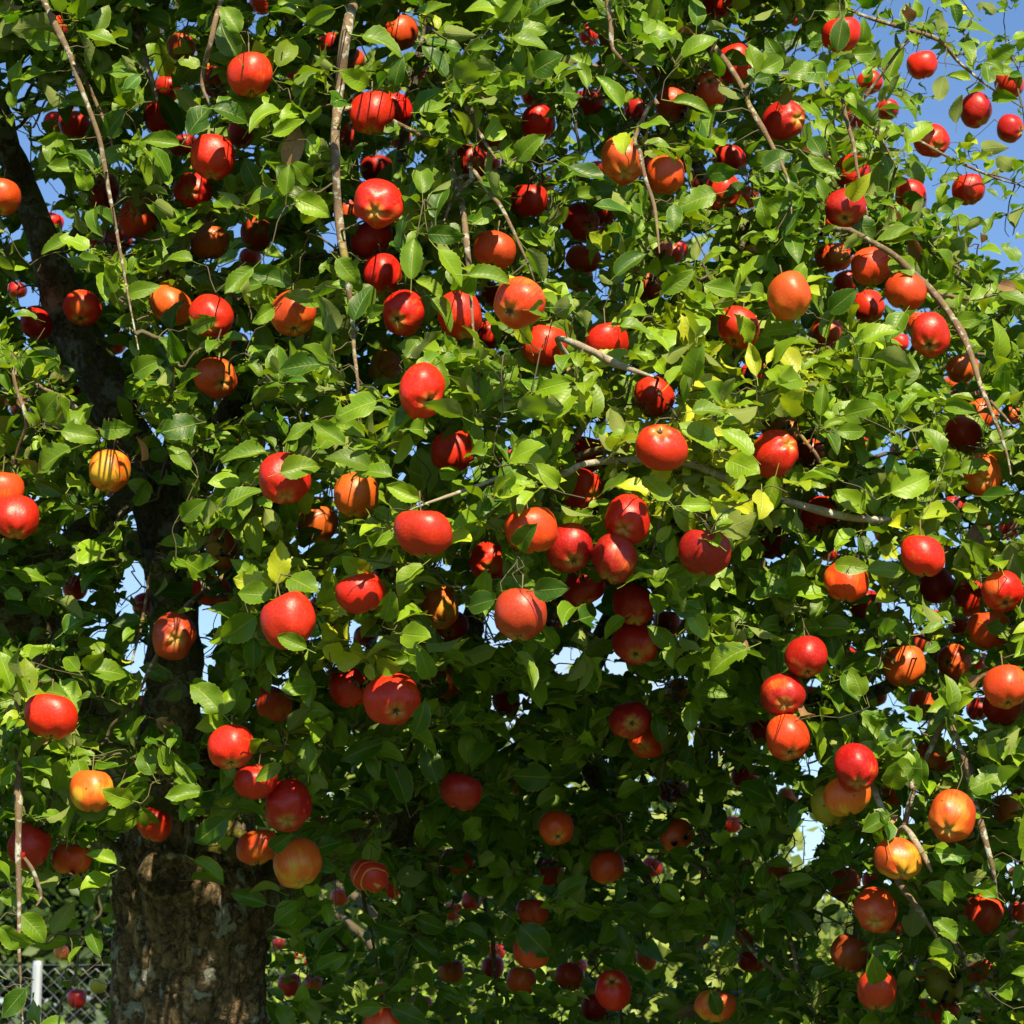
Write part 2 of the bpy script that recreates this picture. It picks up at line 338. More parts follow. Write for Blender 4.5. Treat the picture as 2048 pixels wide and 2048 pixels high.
for i, (px, h, wid, D) in enumerate([(60, 4.6, 2.0, 27), (330, 4.4, 2.2, 29), (650, 3.4, 2.0, 26), (930, 3.0, 2.0, 28), (1250, 3.1, 2.1, 27), (1560, 2.4, 2.1, 26), (1900, 2.4, 2.3, 28)]):
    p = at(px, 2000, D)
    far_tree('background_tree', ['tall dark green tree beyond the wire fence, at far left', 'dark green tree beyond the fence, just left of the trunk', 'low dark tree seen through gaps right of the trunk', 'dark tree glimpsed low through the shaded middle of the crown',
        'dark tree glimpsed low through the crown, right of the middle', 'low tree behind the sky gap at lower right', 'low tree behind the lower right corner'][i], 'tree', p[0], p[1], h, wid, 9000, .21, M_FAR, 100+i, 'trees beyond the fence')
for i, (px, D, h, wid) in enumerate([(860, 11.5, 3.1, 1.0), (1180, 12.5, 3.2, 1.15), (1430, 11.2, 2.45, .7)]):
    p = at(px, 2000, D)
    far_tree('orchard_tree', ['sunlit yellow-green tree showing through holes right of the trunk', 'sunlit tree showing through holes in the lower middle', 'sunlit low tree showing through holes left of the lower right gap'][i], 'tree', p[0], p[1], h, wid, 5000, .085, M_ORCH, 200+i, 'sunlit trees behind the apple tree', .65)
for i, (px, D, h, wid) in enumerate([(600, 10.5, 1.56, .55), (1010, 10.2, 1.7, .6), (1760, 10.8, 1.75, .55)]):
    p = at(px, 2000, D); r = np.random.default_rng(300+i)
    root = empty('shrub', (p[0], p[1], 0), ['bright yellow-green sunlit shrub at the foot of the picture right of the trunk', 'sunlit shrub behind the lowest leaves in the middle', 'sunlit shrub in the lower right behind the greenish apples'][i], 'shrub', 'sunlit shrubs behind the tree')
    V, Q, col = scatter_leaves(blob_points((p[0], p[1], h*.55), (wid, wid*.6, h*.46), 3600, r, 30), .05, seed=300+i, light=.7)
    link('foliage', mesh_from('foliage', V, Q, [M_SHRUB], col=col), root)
    mb = MB()
    for k in range(9):
        a = r.uniform(0, 6.28); P, R = smooth_path([(p[0], p[1], 0), (p[0]+math.cos(a)*wid*.3, p[1]+math.sin(a)*wid*.2, h*.5), (p[0]+math.cos(a)*wid*.6, p[1]+math.sin(a)*wid*.4, h*.85)], [.012, .009, .004], .15); mb.add(*tube(P, R, 4))
    link('stems', mb.mesh('stems', [M_TWIG]), root)

FD = 12.6; fp = at(78, 1922, FD); FY, FH = fp[1], fp[2]
M_WIRE = plain('galvanised_wire', (.26, .28, .31), .4, .6); M_POST = plain('galvanised_post', (.40, .44, .50), .45, .3, var=.12, scale=9)
fence = empty('wire_fence', (fp[0], FY, 0), 'grey chain-link wire fence behind the trunk, with a pale metal post', 'fence')
mb = MB(); cell = .036; nz_ = int((FH-.04)/(cell*.95)); xs = np.arange(-5.2, 1.2, cell)
for i, x in enumerate(xs):                                     # zigzag wires hooked into each other
    k = np.arange(nz_+1); zz = .03+k*cell*.95; xx = x+(np.where(k % 2 == 0, 0, cell) if i % 2 == 0 else np.where(k % 2 == 0, cell, 0))*1.02; yy = FY+np.where(k % 2 == 0, .004, -.004)
    mb.add(*tube(np.stack([xx, yy, zz], 1), np.full(nz_+1, .0021), 4, False))
link('wire_mesh', mb.mesh('wire_mesh', [M_WIRE], smooth=False), fence, kind='stuff')
pm = None
for i, x in enumerate((fp[0], fp[0]-2.5, fp[0]+2.5)):
    mb = MB(); mb.add(*tube([(x, FY-.035, -.1), (x, FY-.035, FH-.02), (x, FY-.035, FH)], [.026, .026, .022], 8)); link('post', mb.mesh('post', [M_POST], False), fence)
mb = MB()
for z in (FH-.02, FH*.5, .12): mb.add(*tube([(-5.2, FY+.009, z), (0, FY+.009, z), (1.2, FY+.009, z)], [.0018]*3, 4))
link('tension_wire', mb.mesh('tension_wire', [M_WIRE]), fence)

# ---------------------------------------------------------------- the apple tree: how near its leafy front is, over the picture
DG = np.array([[4.05, 3.85, 3.75, 3.95, 4.25, 4.7], [4.05, 3.85, 3.65, 3.80, 4.05, 4.5], [4.1, 3.75, 3.52, 3.52, 3.70, 4.05],
               [4.15, 3.85, 3.55, 3.66, 3.85, 3.85], [3.95, 4.0, 4.5, 4.65, 4.10, 3.75], [3.85, 4.3, 4.85, 4.95, 4.35, 3.72]])
TG = np.array([[1.9, 2.2, 2.4, 2.4, 1.5, .35], [1.9, 2.2, 2.4, 2.4, 1.8, .5], [1.7, 2.0, 2.2, 2.2, 2.1, 1.8],
               [1.4, 1.7, 1.9, 1.9, 1.9, 1.9], [1.1, 1.3, 1.3, 1.3, 1.5, 1.8], [1.0, 1.2, 1.2, 1.2, 1.3, 1.7]])
def grid(G, x, y):
    x = np.clip(np.asarray(x, float)/2048*5, 0, 4.999); y = np.clip(np.asarray(y, float)/2048*5, 0, 4.999)
    i, j = x.astype(int), y.astype(int); a, b = x-i, y-j
    return G[j, i]*(1-a)*(1-b)+G[j, i+1]*a*(1-b)+G[j+1, i]*(1-a)*b+G[j+1, i+1]*a*b
def front(x, y): return grid(DG, x, y)

OFF = {1: (0, 0), 2: (674, 0), 3: (1348, 0), 4: (0, 674), 5: (674, 674), 6: (1348, 674), 7: (0, 1348), 8: (674, 1348), 9: (1348, 1348)}
K = 700/1932
# crop x y diameter(crop px) colour lit cu cv zoff | label   (measured on enlargements of the photo)
APPLES = '''
1 1380 412 250 o 1 .1 .97 0|large orange-red apple with a round leaf shadow on its shoulder
1 290 150 170 o 1 - - .1|red apple behind the hanging branch in the top left corner
1 1000 265 165 y 1 - - .15|yellow apple with a pink cheek between dark leaves near the top
1 1085 390 150 y 1 - - .2|
1 1190 455 170 o 0 0 .6 .2|
1 925 490 150 r 1 - - .25|
1 890 645 200 r 1 - - .1|red apple mostly behind a pointed dark leaf at upper left
1 1175 865 235 r 1 0 .95 0|red apple under a star of five leaves at upper left
1 1010 800 150 R 1 - - .15|
1 1065 1050 208 r 1 -.05 .2 0|glossy round red apple showing its yellow calyx straight on
1 575 1060 190 R 0 -.2 -.6 .1|dull red apple crossed by the long hanging branch
1 410 685 165 r 1 - - .15|
1 310 680 100 r 0 - - .3|
1 760 1210 210 o 0 .1 -.3 .1|cracked orange-red apple with a dry curled leaf on top
1 5 1090 225 o 0 - - 0|orange-red apple cut by the left edge beside the thick limb
1 288 1228 85 r 1 - - .3|
1 650 1330 150 R 0 - - .3|
1 545 1320 90 R 0 - - .4|
1 1160 1335 208 O 1 - - 0|orange apple with a brown withered leaf on its shoulder
1 1415 1290 188 O 1 .2 -.3 .05|orange apple with a notched crack near the top
1 455 1700 207 o 1 0 .78 0|orange-red apple half in shadow in front of the lichened limb
1 200 1785 182 r 1 - - 0|small bright red apple by the left edge, lower left of the limb
1 940 1685 228 O 1 -.2 .9 0|orange apple with one dark pointed leaf standing before it
1 1165 1745 238 r 1 0 .5 -.03|bright red apple touching the orange apple with the pointed leaf
1 1620 1730 255 o 1 - - 0|large red apple with an orange flame-shaped sun patch
1 645 1890 88 r 1 .1 -.1 .2|
1 95 1600 105 r 0 - - .3|
1 690 1770 60 r 1 - - .4|
1 1820 240 140 r 1 - - .1|
1 1440 15 125 r 1 - - .1|
1 1040 0 100 r 1 - - .1|
1 1330 740 150 R 0 - - .2|
1 1600 400 110 R 0 - - .3|
1 1380 1430 85 R 0 - - .3|
1 1310 1885 95 R 0 - - .3|
2 345 180 195 o 1 - - 0|orange-red apple near the top, right of the thick hanging branch
2 90 335 135 O 1 - - .1|
2 45 425 110 r 0 - - .15|
2 470 410 115 o 0 - - .2|
2 190 620 245 r 1 0 .96 -.03|front apple of the red pair near the top
2 320 600 210 r 1 - - .08|rear apple of the red pair near the top
2 50 760 150 o 0 - - .05|
2 350 765 120 R 0 - - .2|
2 735 900 200 R 1 .25 .25 0|dark pink apple with a rotten brown hole
2 215 930 175 R 0 - - .1|
2 228 1122 262 r 1 -.1 .5 -.05|large glossy red apple right of the thick hanging branch
2 1112 675 205 r 1 - - 0|red apple under a stripe of sun at upper middle
2 850 755 165 O 0 - - .1|
2 1062 1105 208 r 1 - - 0|round red apple with a leaf tucked against its lower left
2 1140 1020 115 y 0 - - .15|
2 868 1382 244 O 1 -.2 .9 0|dull orange apple hanging between two pale twigs
2 250 1515 225 r 1 - - 0|red apple with a bare twig across its front
2 190 1315 225 R 0 - - .1|dark shaded red apple under the large glossy one
2 55 1170 135 O 1 - - .06|
2 367 1728 244 r 1 -.3 .42 -.04|red apple with a small pale scar beside its calyx hollow
2 680 1735 252 r 1 - - 0|red apple partly covered by two drooping leaves
2 1005 1672 295 O 1 -.45 .47 -.05|biggest orange apple, its hollow turned to lower left
2 1575 885 245 O 1 .1 .75 0|left orange apple of the pair on the thin twig
2 1692 905 155 o 0 - - .1|
2 1812 965 225 O 0 - - .02|brownish orange apple with sun on its right side only
2 1780 845 92 r 1 - - .2|
2 1900 890 92 r 1 - - .2|
2 1440 930 105 R 0 - - .2|
2 1395 560 150 r 0 - - .1|
2 1655 610 135 R 0 - - .15|
2 1850 570 200 O 1 - - .05|orange apple wedged under spotted leaves at upper right
2 1345 1225 208 R 0 .6 .45 .1|dark crimson apple shaded below the canopy, hollow turned right
2 1475 1175 145 R 0 - - .15|
2 1360 1430 185 O 0 - - .15|
2 1340 1540 145 y 0 - - .25|
2 1560 1615 85 g 0 - - .2|tiny green unripe apple in the middle of the crown
2 1600 1300 72 o 1 - - .3|
2 1490 1300 92 o 0 - - .3|
2 1715 1580 165 O 1 - - .1|
2 1850 1400 130 o 1 - - .2|
2 1785 1385 95 o 1 - - .25|
2 1490 1890 250 r 1 - - 0|broad bright red apple above the centre with leaves at its foot
2 1150 1905 238 o 1 - - .05|red apple striped by a leaf shadow above the centre
2 840 1850 155 r 1 - - .1|
2 1390 190 115 r 1 - - .2|
2 665 220 55 r 1 - - .35|
2 1290 -10 95 o 0 - - .2|
2 640 490 95 R 0 - - .3|
2 705 540 70 R 0 - - .3|
2 1080 520 90 R 0 - - .3|
2 840 890 120 r 1 - - .2|
2 1010 940 90 O 1 - - .3|
2 855 1625 140 R 0 - - .25|
2 1540 990 60 r 1 - - .3|
3 250 0 192 r 1 - - .05|red apple cut by the top edge of the picture
3 925 188 212 r 1 - - 0|red apple split by an upright dark leaf before it
3 335 345 202 r 1 - - 0|red apple behind a dark leaf, above the brownish one
3 190 505 207 O 0 0 -.6 0|brownish shaded apple with a sunny bump at its top
3 1368 355 160 r 1 - - 0|small red apple hanging alone against blue sky
3 1850 462 170 r 1 - - 0|red apple with a big leaf before it near the right edge
3 1665 608 180 R 0 - - 0|dark red apple against the sky under a bright leaf
3 1855 708 152 R 0 .8 .3 0|lowest of three dark red apples at the upper right edge
3 605 665 216 R 1 .68 0 0|dark red apple with its calyx turned to the right
3 1175 605 135 R 0 - - .1|
3 1010 650 112 R 0 - - .15|
3 1080 455 135 r 0 - - .15|
3 1423 777 192 r 1 .2 .5 0|red apple against the sky with calyx facing down right
3 1628 1045 182 r 1 .1 .96 0|lone red apple hanging in the open blue sky
3 990 960 200 r 1 - - .05|red apple above the one with a yellow heart-shaped leaf
3 945 1147 222 R 1 -.1 .75 -.03|pinkish red apple with a yellow heart-shaped leaf
3 1310 1078 182 r 1 - - .05|red apple between leaves where the crown meets the sky
3 305 880 175 r 1 - - .1|
3 268 1060 205 r 1 .1 .66 0|red apple crossed by a dark slanting leaf
3 400 1090 135 o 0 - - .1|
3 130 990 115 r 0 - - .2|
3 880 1420 195 o 1 - - .05|dusky red apple touching the big rosy one from the left
3 1088 1470 216 o 1 0 .95 -.03|rosy apple hanging under a leafy spur at right
3 945 1565 160 R 0 - - .15|
3 1070 1692 188 r 1 - - 0|pinkish red apple with a leaf stem shadow down its middle
3 1280 1605 228 o 1 - - .02|orange-red apple with a chewed dark leaf before it
3 635 1632 248 O 1 .3 .9 -.04|bright orange apple gleaming yellow on its left side
3 355 1808 242 r 1 - - 0|rosy apple with a light green leaf lying over it
3 840 1835 182 O 1 - - .05|
3 1415 1850 228 r 1 -.2 .65 -.03|front red apple of the pair above the drooping right branch
3 1345 1790 145 O 1 - - .06|
3 1240 1890 112 r 1 - - .15|
3 300 1450 72 O 1 - - .3|
3 20 1380 82 r 1 - - .3|
3 420 1250 60 r 1 - - .3|
3 860 1240 82 r 1 - - .3|
3 670 110 50 R 0 - - .3|
4 1190 225 232 O 1 .5 .32 0|orange apple with a star-shaped green calyx, left of centre
4 1315 350 142 o 1 - - .12|
4 405 300 95 R 0 - - .2|
4 110 390 120 o 1 - - .1|
4 25 475 92 R 1 - - .1|
4 605 738 235 y 1 - - 0|yellow-red apple with a leaf shadow over its right half
4 10 842 240 O 1 - - -.04|rosy orange apple cut by the left edge
4 88 992 245 r 1 .1 .8 .03|red apple just under the one cut by the left edge
4 640 855 72 o 1 - - .25|
4 765 1155 172 g 0 - - .3|
4 1230 1170 205 y 0 -.2 -.6 .15|shaded yellow apple behind a small curled leaf
4 415 1380 142 R 0 - - .3|dark red apple alone in the black shade of the limbs
4 800 1475 95 R 0 - - .3|
4 960 1650 255 d 0 .25 .1 .2|large brownish apple in silhouette beside a slanting branch
4 1170 1400 205 r 0 - - .1|red apple seen in slices between dark leaves
4 1570 780 272 r 1 .1 .8 -.02|speckled red apple with a broad leaf over its right half
4 1755 930 90 R 0 - - .2|
5 105 872 255 O 1 -.1 .9 0|golden orange apple, pointed at its crown
4 1755 1030 218 O 0 - - .08|half-hidden orange apple under the golden one
4 1590 1560 292 r 1 - - 0|large deep red speckled apple half under leaves
5 130 1412 272 r 1 - - 0|large red apple with a hard shadow edge down its middle
4 1550 350 72 r 0 - - .3|
4 1120 800 92 R 0 - - .3|
4 1300 560 82 O 1 - - .3|
4 1760 1490 82 O 1 - - .2|
4 1850 1615 72 o 1 - - .25|
7 1855 20 140 O 1 - - .12|
5 265 175 192 y 0 -.3 .3 .12|shaded green-orange apple under a big round leaf
5 470 300 284 r 1 .35 .5 -.04|large glossy red apple at the heart of the crown
5 640 630 235 r 1 0 .95 0|red apple with a curved orange stripe
5 1750 325 225 r 1 - - 0|red apple with a grey withered scrap on its right
5 1380 645 200 r 1 - - .08|red apple showing above the pale horizontal branch
5 1790 610 282 r 1 -.1 -.8 -.02|large red apple sitting on the pale horizontal branch
5 1355 845 228 r 1 .62 .32 -.03|red apple just under the pale branch, hollow to the right
5 475 1075 302 r 1 - - -.04|large red apple left of centre with a wide soft highlight
5 1605 1010 262 r 1 -.25 .42 -.05|top apple of the four-apple bunch
5 1075 1060 290 o 1 - - .06|red apple behind a torn leaf, left of the bunch
5 840 1232 222 r 1 0 .38 0|small red apple with calyx forward and jagged leaf shade
5 1285 1165 266 R 0 .2 .65 -.02|dark red left apple of the four-apple bunch
5 1535 1225 266 R 1 - - -.04|right apple of the four-apple bunch
5 1365 1380 228 R 1 0 .9 0|lowest apple of the four-apple bunch
5 260 1310 135 R 0 - - .15|
5 1010 1530 302 d 0 -.1 .95 0|large brownish red apple hanging over a patch of sky
5 565 1490 222 y 0 .1 .75 .06|shaded greenish apple above a red one, left of centre
5 632 1590 175 R 0 -.2 .6 .1|
5 1635 1478 235 R 0 .1 .8 .02|upper of two dim red apples below the bunch
5 1645 1692 235 R 0 0 .6 .04|lower of two dim red apples below the bunch
5 1820 1580 155 o 0 - - .15|
5 1810 1712 100 O 1 - - .2|
5 1200 1560 125 d 0 - - .2|
5 160 1650 135 R 0 - - .2|
8 72 70 222 r 1 - - 0|rear apple of the red pair under yellow-green leaves
8 302 140 288 r 1 .25 .5 -.05|front apple of the red pair under yellow-green leaves
8 610 50 175 O 1 - - .05|
5 1470 410 60 o 1 - - .3|
5 1110 940 50 r 1 - - .3|
5 930 650 60 r 1 - - .3|
6 170 1182 272 R 0 - - 0|dark red striped apple under two yellow-green leaves
6 440 200 145 r 1 - - .15|
6 595 220 52 r 1 - - .3|
6 585 515 205 b 1 .5 -.2 .06|wrinkled brown-orange rotting apple behind a fresh red one
6 555 645 248 r 1 .6 -.45 -.04|bright red apple with a black scar near its shoulder
6 745 640 185 o 1 - - .06|dull red apple right of the rotting one
6 460 470 82 R 0 - - .2|
6 1590 170 182 O 0 - - .05|
6 1540 265 105 O 1 - - .1|
6 1610 330 155 o 0 0 -.3 .12|
6 1700 420 170 O 1 - - .1|
6 1870 430 125 O 1 - - .1|
6 1600 540 205 o 0 - - .1|shaded red apple in the cluster inside the right branch
6 1260 620 135 R 0 - - .25|
6 1700 762 225 O 0 -.1 .32 .05|shaded orange-red apple with calyx forward near the right edge
6 800 980 215 r 0 0 .8 .06|shaded red apple with a few sun flecks, right of centre
6 1030 580 72 r 1 - - .3|
6 1150 280 72 R 1 - - .3|
6 1170 1080 85 r 1 - - .2|
6 1550 930 122 R 1 - - .15|
6 1850 1060 125 R 0 - - .15|
6 1915 930 80 O 1 - - .15|
6 540 1130 185 R 0 - - .15|
6 850 1190 115 R 0 - - .15|
6 945 1345 236 o 1 -.1 .95 0|rosy apple with a leaf cap, diagonal shadow across it
6 1370 1205 262 r 1 0 .96 -.03|large bright red apple beside a yellow leaf at right
6 1450 1370 195 R 0 - - .06|dim red apple directly behind and below the bright one
6 1050 1470 185 R 0 - - .12|
6 1640 1440 195 r 1 - - .03|red apple overlapped by the rounder one at the right edge
6 1815 1405 238 r 1 0 .65 -.03|round red apple at the right edge with small calyx below
6 1740 1610 225 o 0 - - .04|shaded orange-red apple under the two at the right edge
6 1580 1600 135 R 0 - - .15|
6 1440 1545 62 r 1 - - .2|
6 730 1765 242 R 1 0 .8 -.02|crimson apple with a bright vertical sun slit
6 1270 1812 222 O 1 0 .95 0|orange apple with a heart-shaped leaf shadow
6 1545 1792 192 O 1 -.6 0 0|orange apple with its calyx turned to the left
6 1350 1690 115 o 1 - - .1|
6 950 1760 95 r 1 - - .15|
6 1685 1790 105 R 0 - - .15|
9 1830 70 255 O 1 0 .8 -.03|large striped orange apple at the right edge
9 1820 165 225 R 0 - - .04|dim red apple behind the large striped one
6 20 1600 75 R 0 - - .3|
6 1890 740 85 R 0 - - .2|
7 280 232 272 r 1 0 .97 -.02|big red apple alone at lower left, yellow underneath
7 505 642 242 y 1 0 .95 0|yellow-orange apple left of the trunk, half in shadow
7 1275 402 252 r 1 .05 .8 0|red apple at the top of the chain right of the trunk
7 1175 480 115 o 0 - - .08|
7 1410 592 232 r 1 - - 0|second red apple of the chain right of the trunk
7 1590 727 274 R 0 0 .6 -.04|crimson apple with a narrow white streak of light
7 1420 955 212 o 1 0 .95 0|streaky orange-red apple with a leaf at its right
7 1640 1045 258 y 0 .3 .82 -.03|orange and green apple, lowest of the chain by the trunk
7 855 830 195 r 1 - - .02|red apple behind two fresh leaves before the trunk
7 160 945 238 R 0 - - .05|dim red apple behind the vertical bare branch
7 395 1020 218 o 0 - - .03|dim orange-red apple left of the trunk
7 1510 165 195 O 1 - - .05|orange apple ringed by a leaf shadow
7 340 1535 88 y 1 - - .9|yellow apple far back above the wire fence
7 425 1790 112 R 0 - - .8|dim red apple far back before the wire fence
7 540 1720 95 g 0 - - .8|dim green apple far back before the wire fence
7 1600 1715 127 R 0 - - .5|left apple of the dim pair right of the trunk
7 1730 1710 122 d 0 - - .5|right apple of the dim pair right of the trunk
7 1540 1490 72 R 0 - - .6|
7 1710 1590 62 r 1 - - .7|
7 1650 1555 50 r 1 - - .7|
8 15 1230 105 o 0 - - .2|
7 810 180 92 R 0 - - .4|
8 685 645 246 R 0 - - 0|speckled red apple hanging alone under a pale green scrap
8 930 140 165 R 0 - - .3|
8 1620 255 218 R 0 .05 .1 0|crimson apple with two glowing sun flecks
8 1715 370 195 o 0 -.3 .3 .06|dim orange apple under the crimson one with two sun flecks
8 1210 850 192 o 0 .1 .5 0|orange-red apple with a dark leaf over its shoulder
8 1430 540 155 r 0 - - .1|
8 1855 645 155 R 0 - - .1|
8 1868 890 185 O 0 - - .05|
8 665 1030 165 O 0 - - .2|
8 1490 1065 182 o 0 - - .1|red apple crossed by a thin dark branch in the shade
8 1740 1065 115 r 0 - - .15|
8 1180 1090 145 r 0 - - .15|
8 175 1110 218 s 0 - - 0|red apple with curved yellow stripes
8 290 1190 78 r 0 - - .3|
8 1080 1310 168 d 0 - - .1|
8 745 1250 112 r 0 - - .2|
8 1075 1530 202 O 0 - - 0|orange apple under a dark leaf near the bottom
8 1020 1695 157 O 0 - - .05|
8 1525 1745 212 r 0 -.1 -.7 0|red apple low in the shade, lit from the front
8 1425 1835 155 R 0 - - .05|
8 1285 1670 155 d 0 - - .1|
8 1330 1615 105 R 0 - - .08|
8 630 1640 145 d 0 - - .2|
8 860 1620 125 R 0 - - .2|
8 470 1820 112 R 0 - - .2|
8 250 1915 195 o 0 - - 0|orange-red apple cut by the bottom edge under two leaves
8 1710 1570 125 o 0 - - .1|
8 880 1535 72 r 1 - - .3|
8 640 1310 112 O 0 - - .2|
8 350 865 175 R 0 - - .3|
8 1000 620 85 R 0 - - .2|
8 250 1740 62 R 0 - - .3|
9 25 90 150 y 0 - - .1|
9 600 115 242 R 1 0 .4 -.02|crimson apple with calyx forward, upper of a stacked pair
9 625 350 248 o 1 .1 .75 -.02|wide orange-red apple under the crimson calyx-forward one
9 490 310 150 R 0 - - .06|
9 760 110 115 R 0 - - .12|
9 1002 515 252 R 0 0 .7 -.04|dark red apple with dappled sun, over two greenish ones
9 955 668 252 y 1 .05 .95 0|yellow-green apple with a square golden sun patch
9 860 722 225 g 0 - - .05|dim green apple left of the golden-patched one
9 1225 650 165 o 1 - - .04|
9 1535 785 262 o 1 -.35 .5 -.04|glossy orange-red apple with a round dark hollow, lower right
9 1590 885 185 g 0 - - .05|
9 1235 1020 242 y 1 .1 .66 -.03|golden apple with slanted shadow, lower right
9 1450 445 205 y 0 - - .04|yellow apple under hanging leaves at lower right
9 1840 742 175 y 0 - - .05|
9 1925 690 95 R 0 - - .05|
9 1370 150 145 o 1 - - .08|
9 1110 120 135 R 0 - - .15|
9 1680 190 135 R 0 - - .15|
9 570 1075 135 O 0 - - .1|
9 945 1160 185 d 0 - - .1|
9 1100 1140 125 r 0 - - .1|
9 1115 1302 232 o 1 -.2 .5 -.02|red apple with a small bright patch, lower right gap
9 1220 1385 135 o 0 - - .08|
9 975 1540 205 d 0 - - .05|dim green-brown apple beside the sky gap at lower right
9 1120 1740 238 o 1 0 .96 -.02|orange-red striped apple under a pair of small leaves
9 1490 1712 206 g 1 -.1 .9 0|bright yellow-green apple at lower right
9 990 1650 92 g 1 - - .1|
9 1710 1322 215 O 0 - - 0|orange apple under fresh leaves near the right edge
9 1912 1312 135 o 1 - - 0|
9 1385 1620 135 R 0 - - .08|
9 1690 1640 145 y 0 - - .08|
9 1380 1850 135 O 0 - - .03|
9 1500 1870 172 o 0 - - 0|
9 1740 1870 125 O 1 - - .05|
9 1900 1100 115 y 0 - - .08|
9 1905 1660 95 O 1 - - .08|
9 230 1830 205 y 0 - - .05|dim yellow apple under a dark leaf at the bottom
9 390 570 155 R 0 - - .1|
9 320 830 105 r 0 - - .15|
9 400 1420 145 r 0 - - .1|
9 430 1580 155 R 0 - - .1|
9 630 680 115 d 0 - - .15|
'''
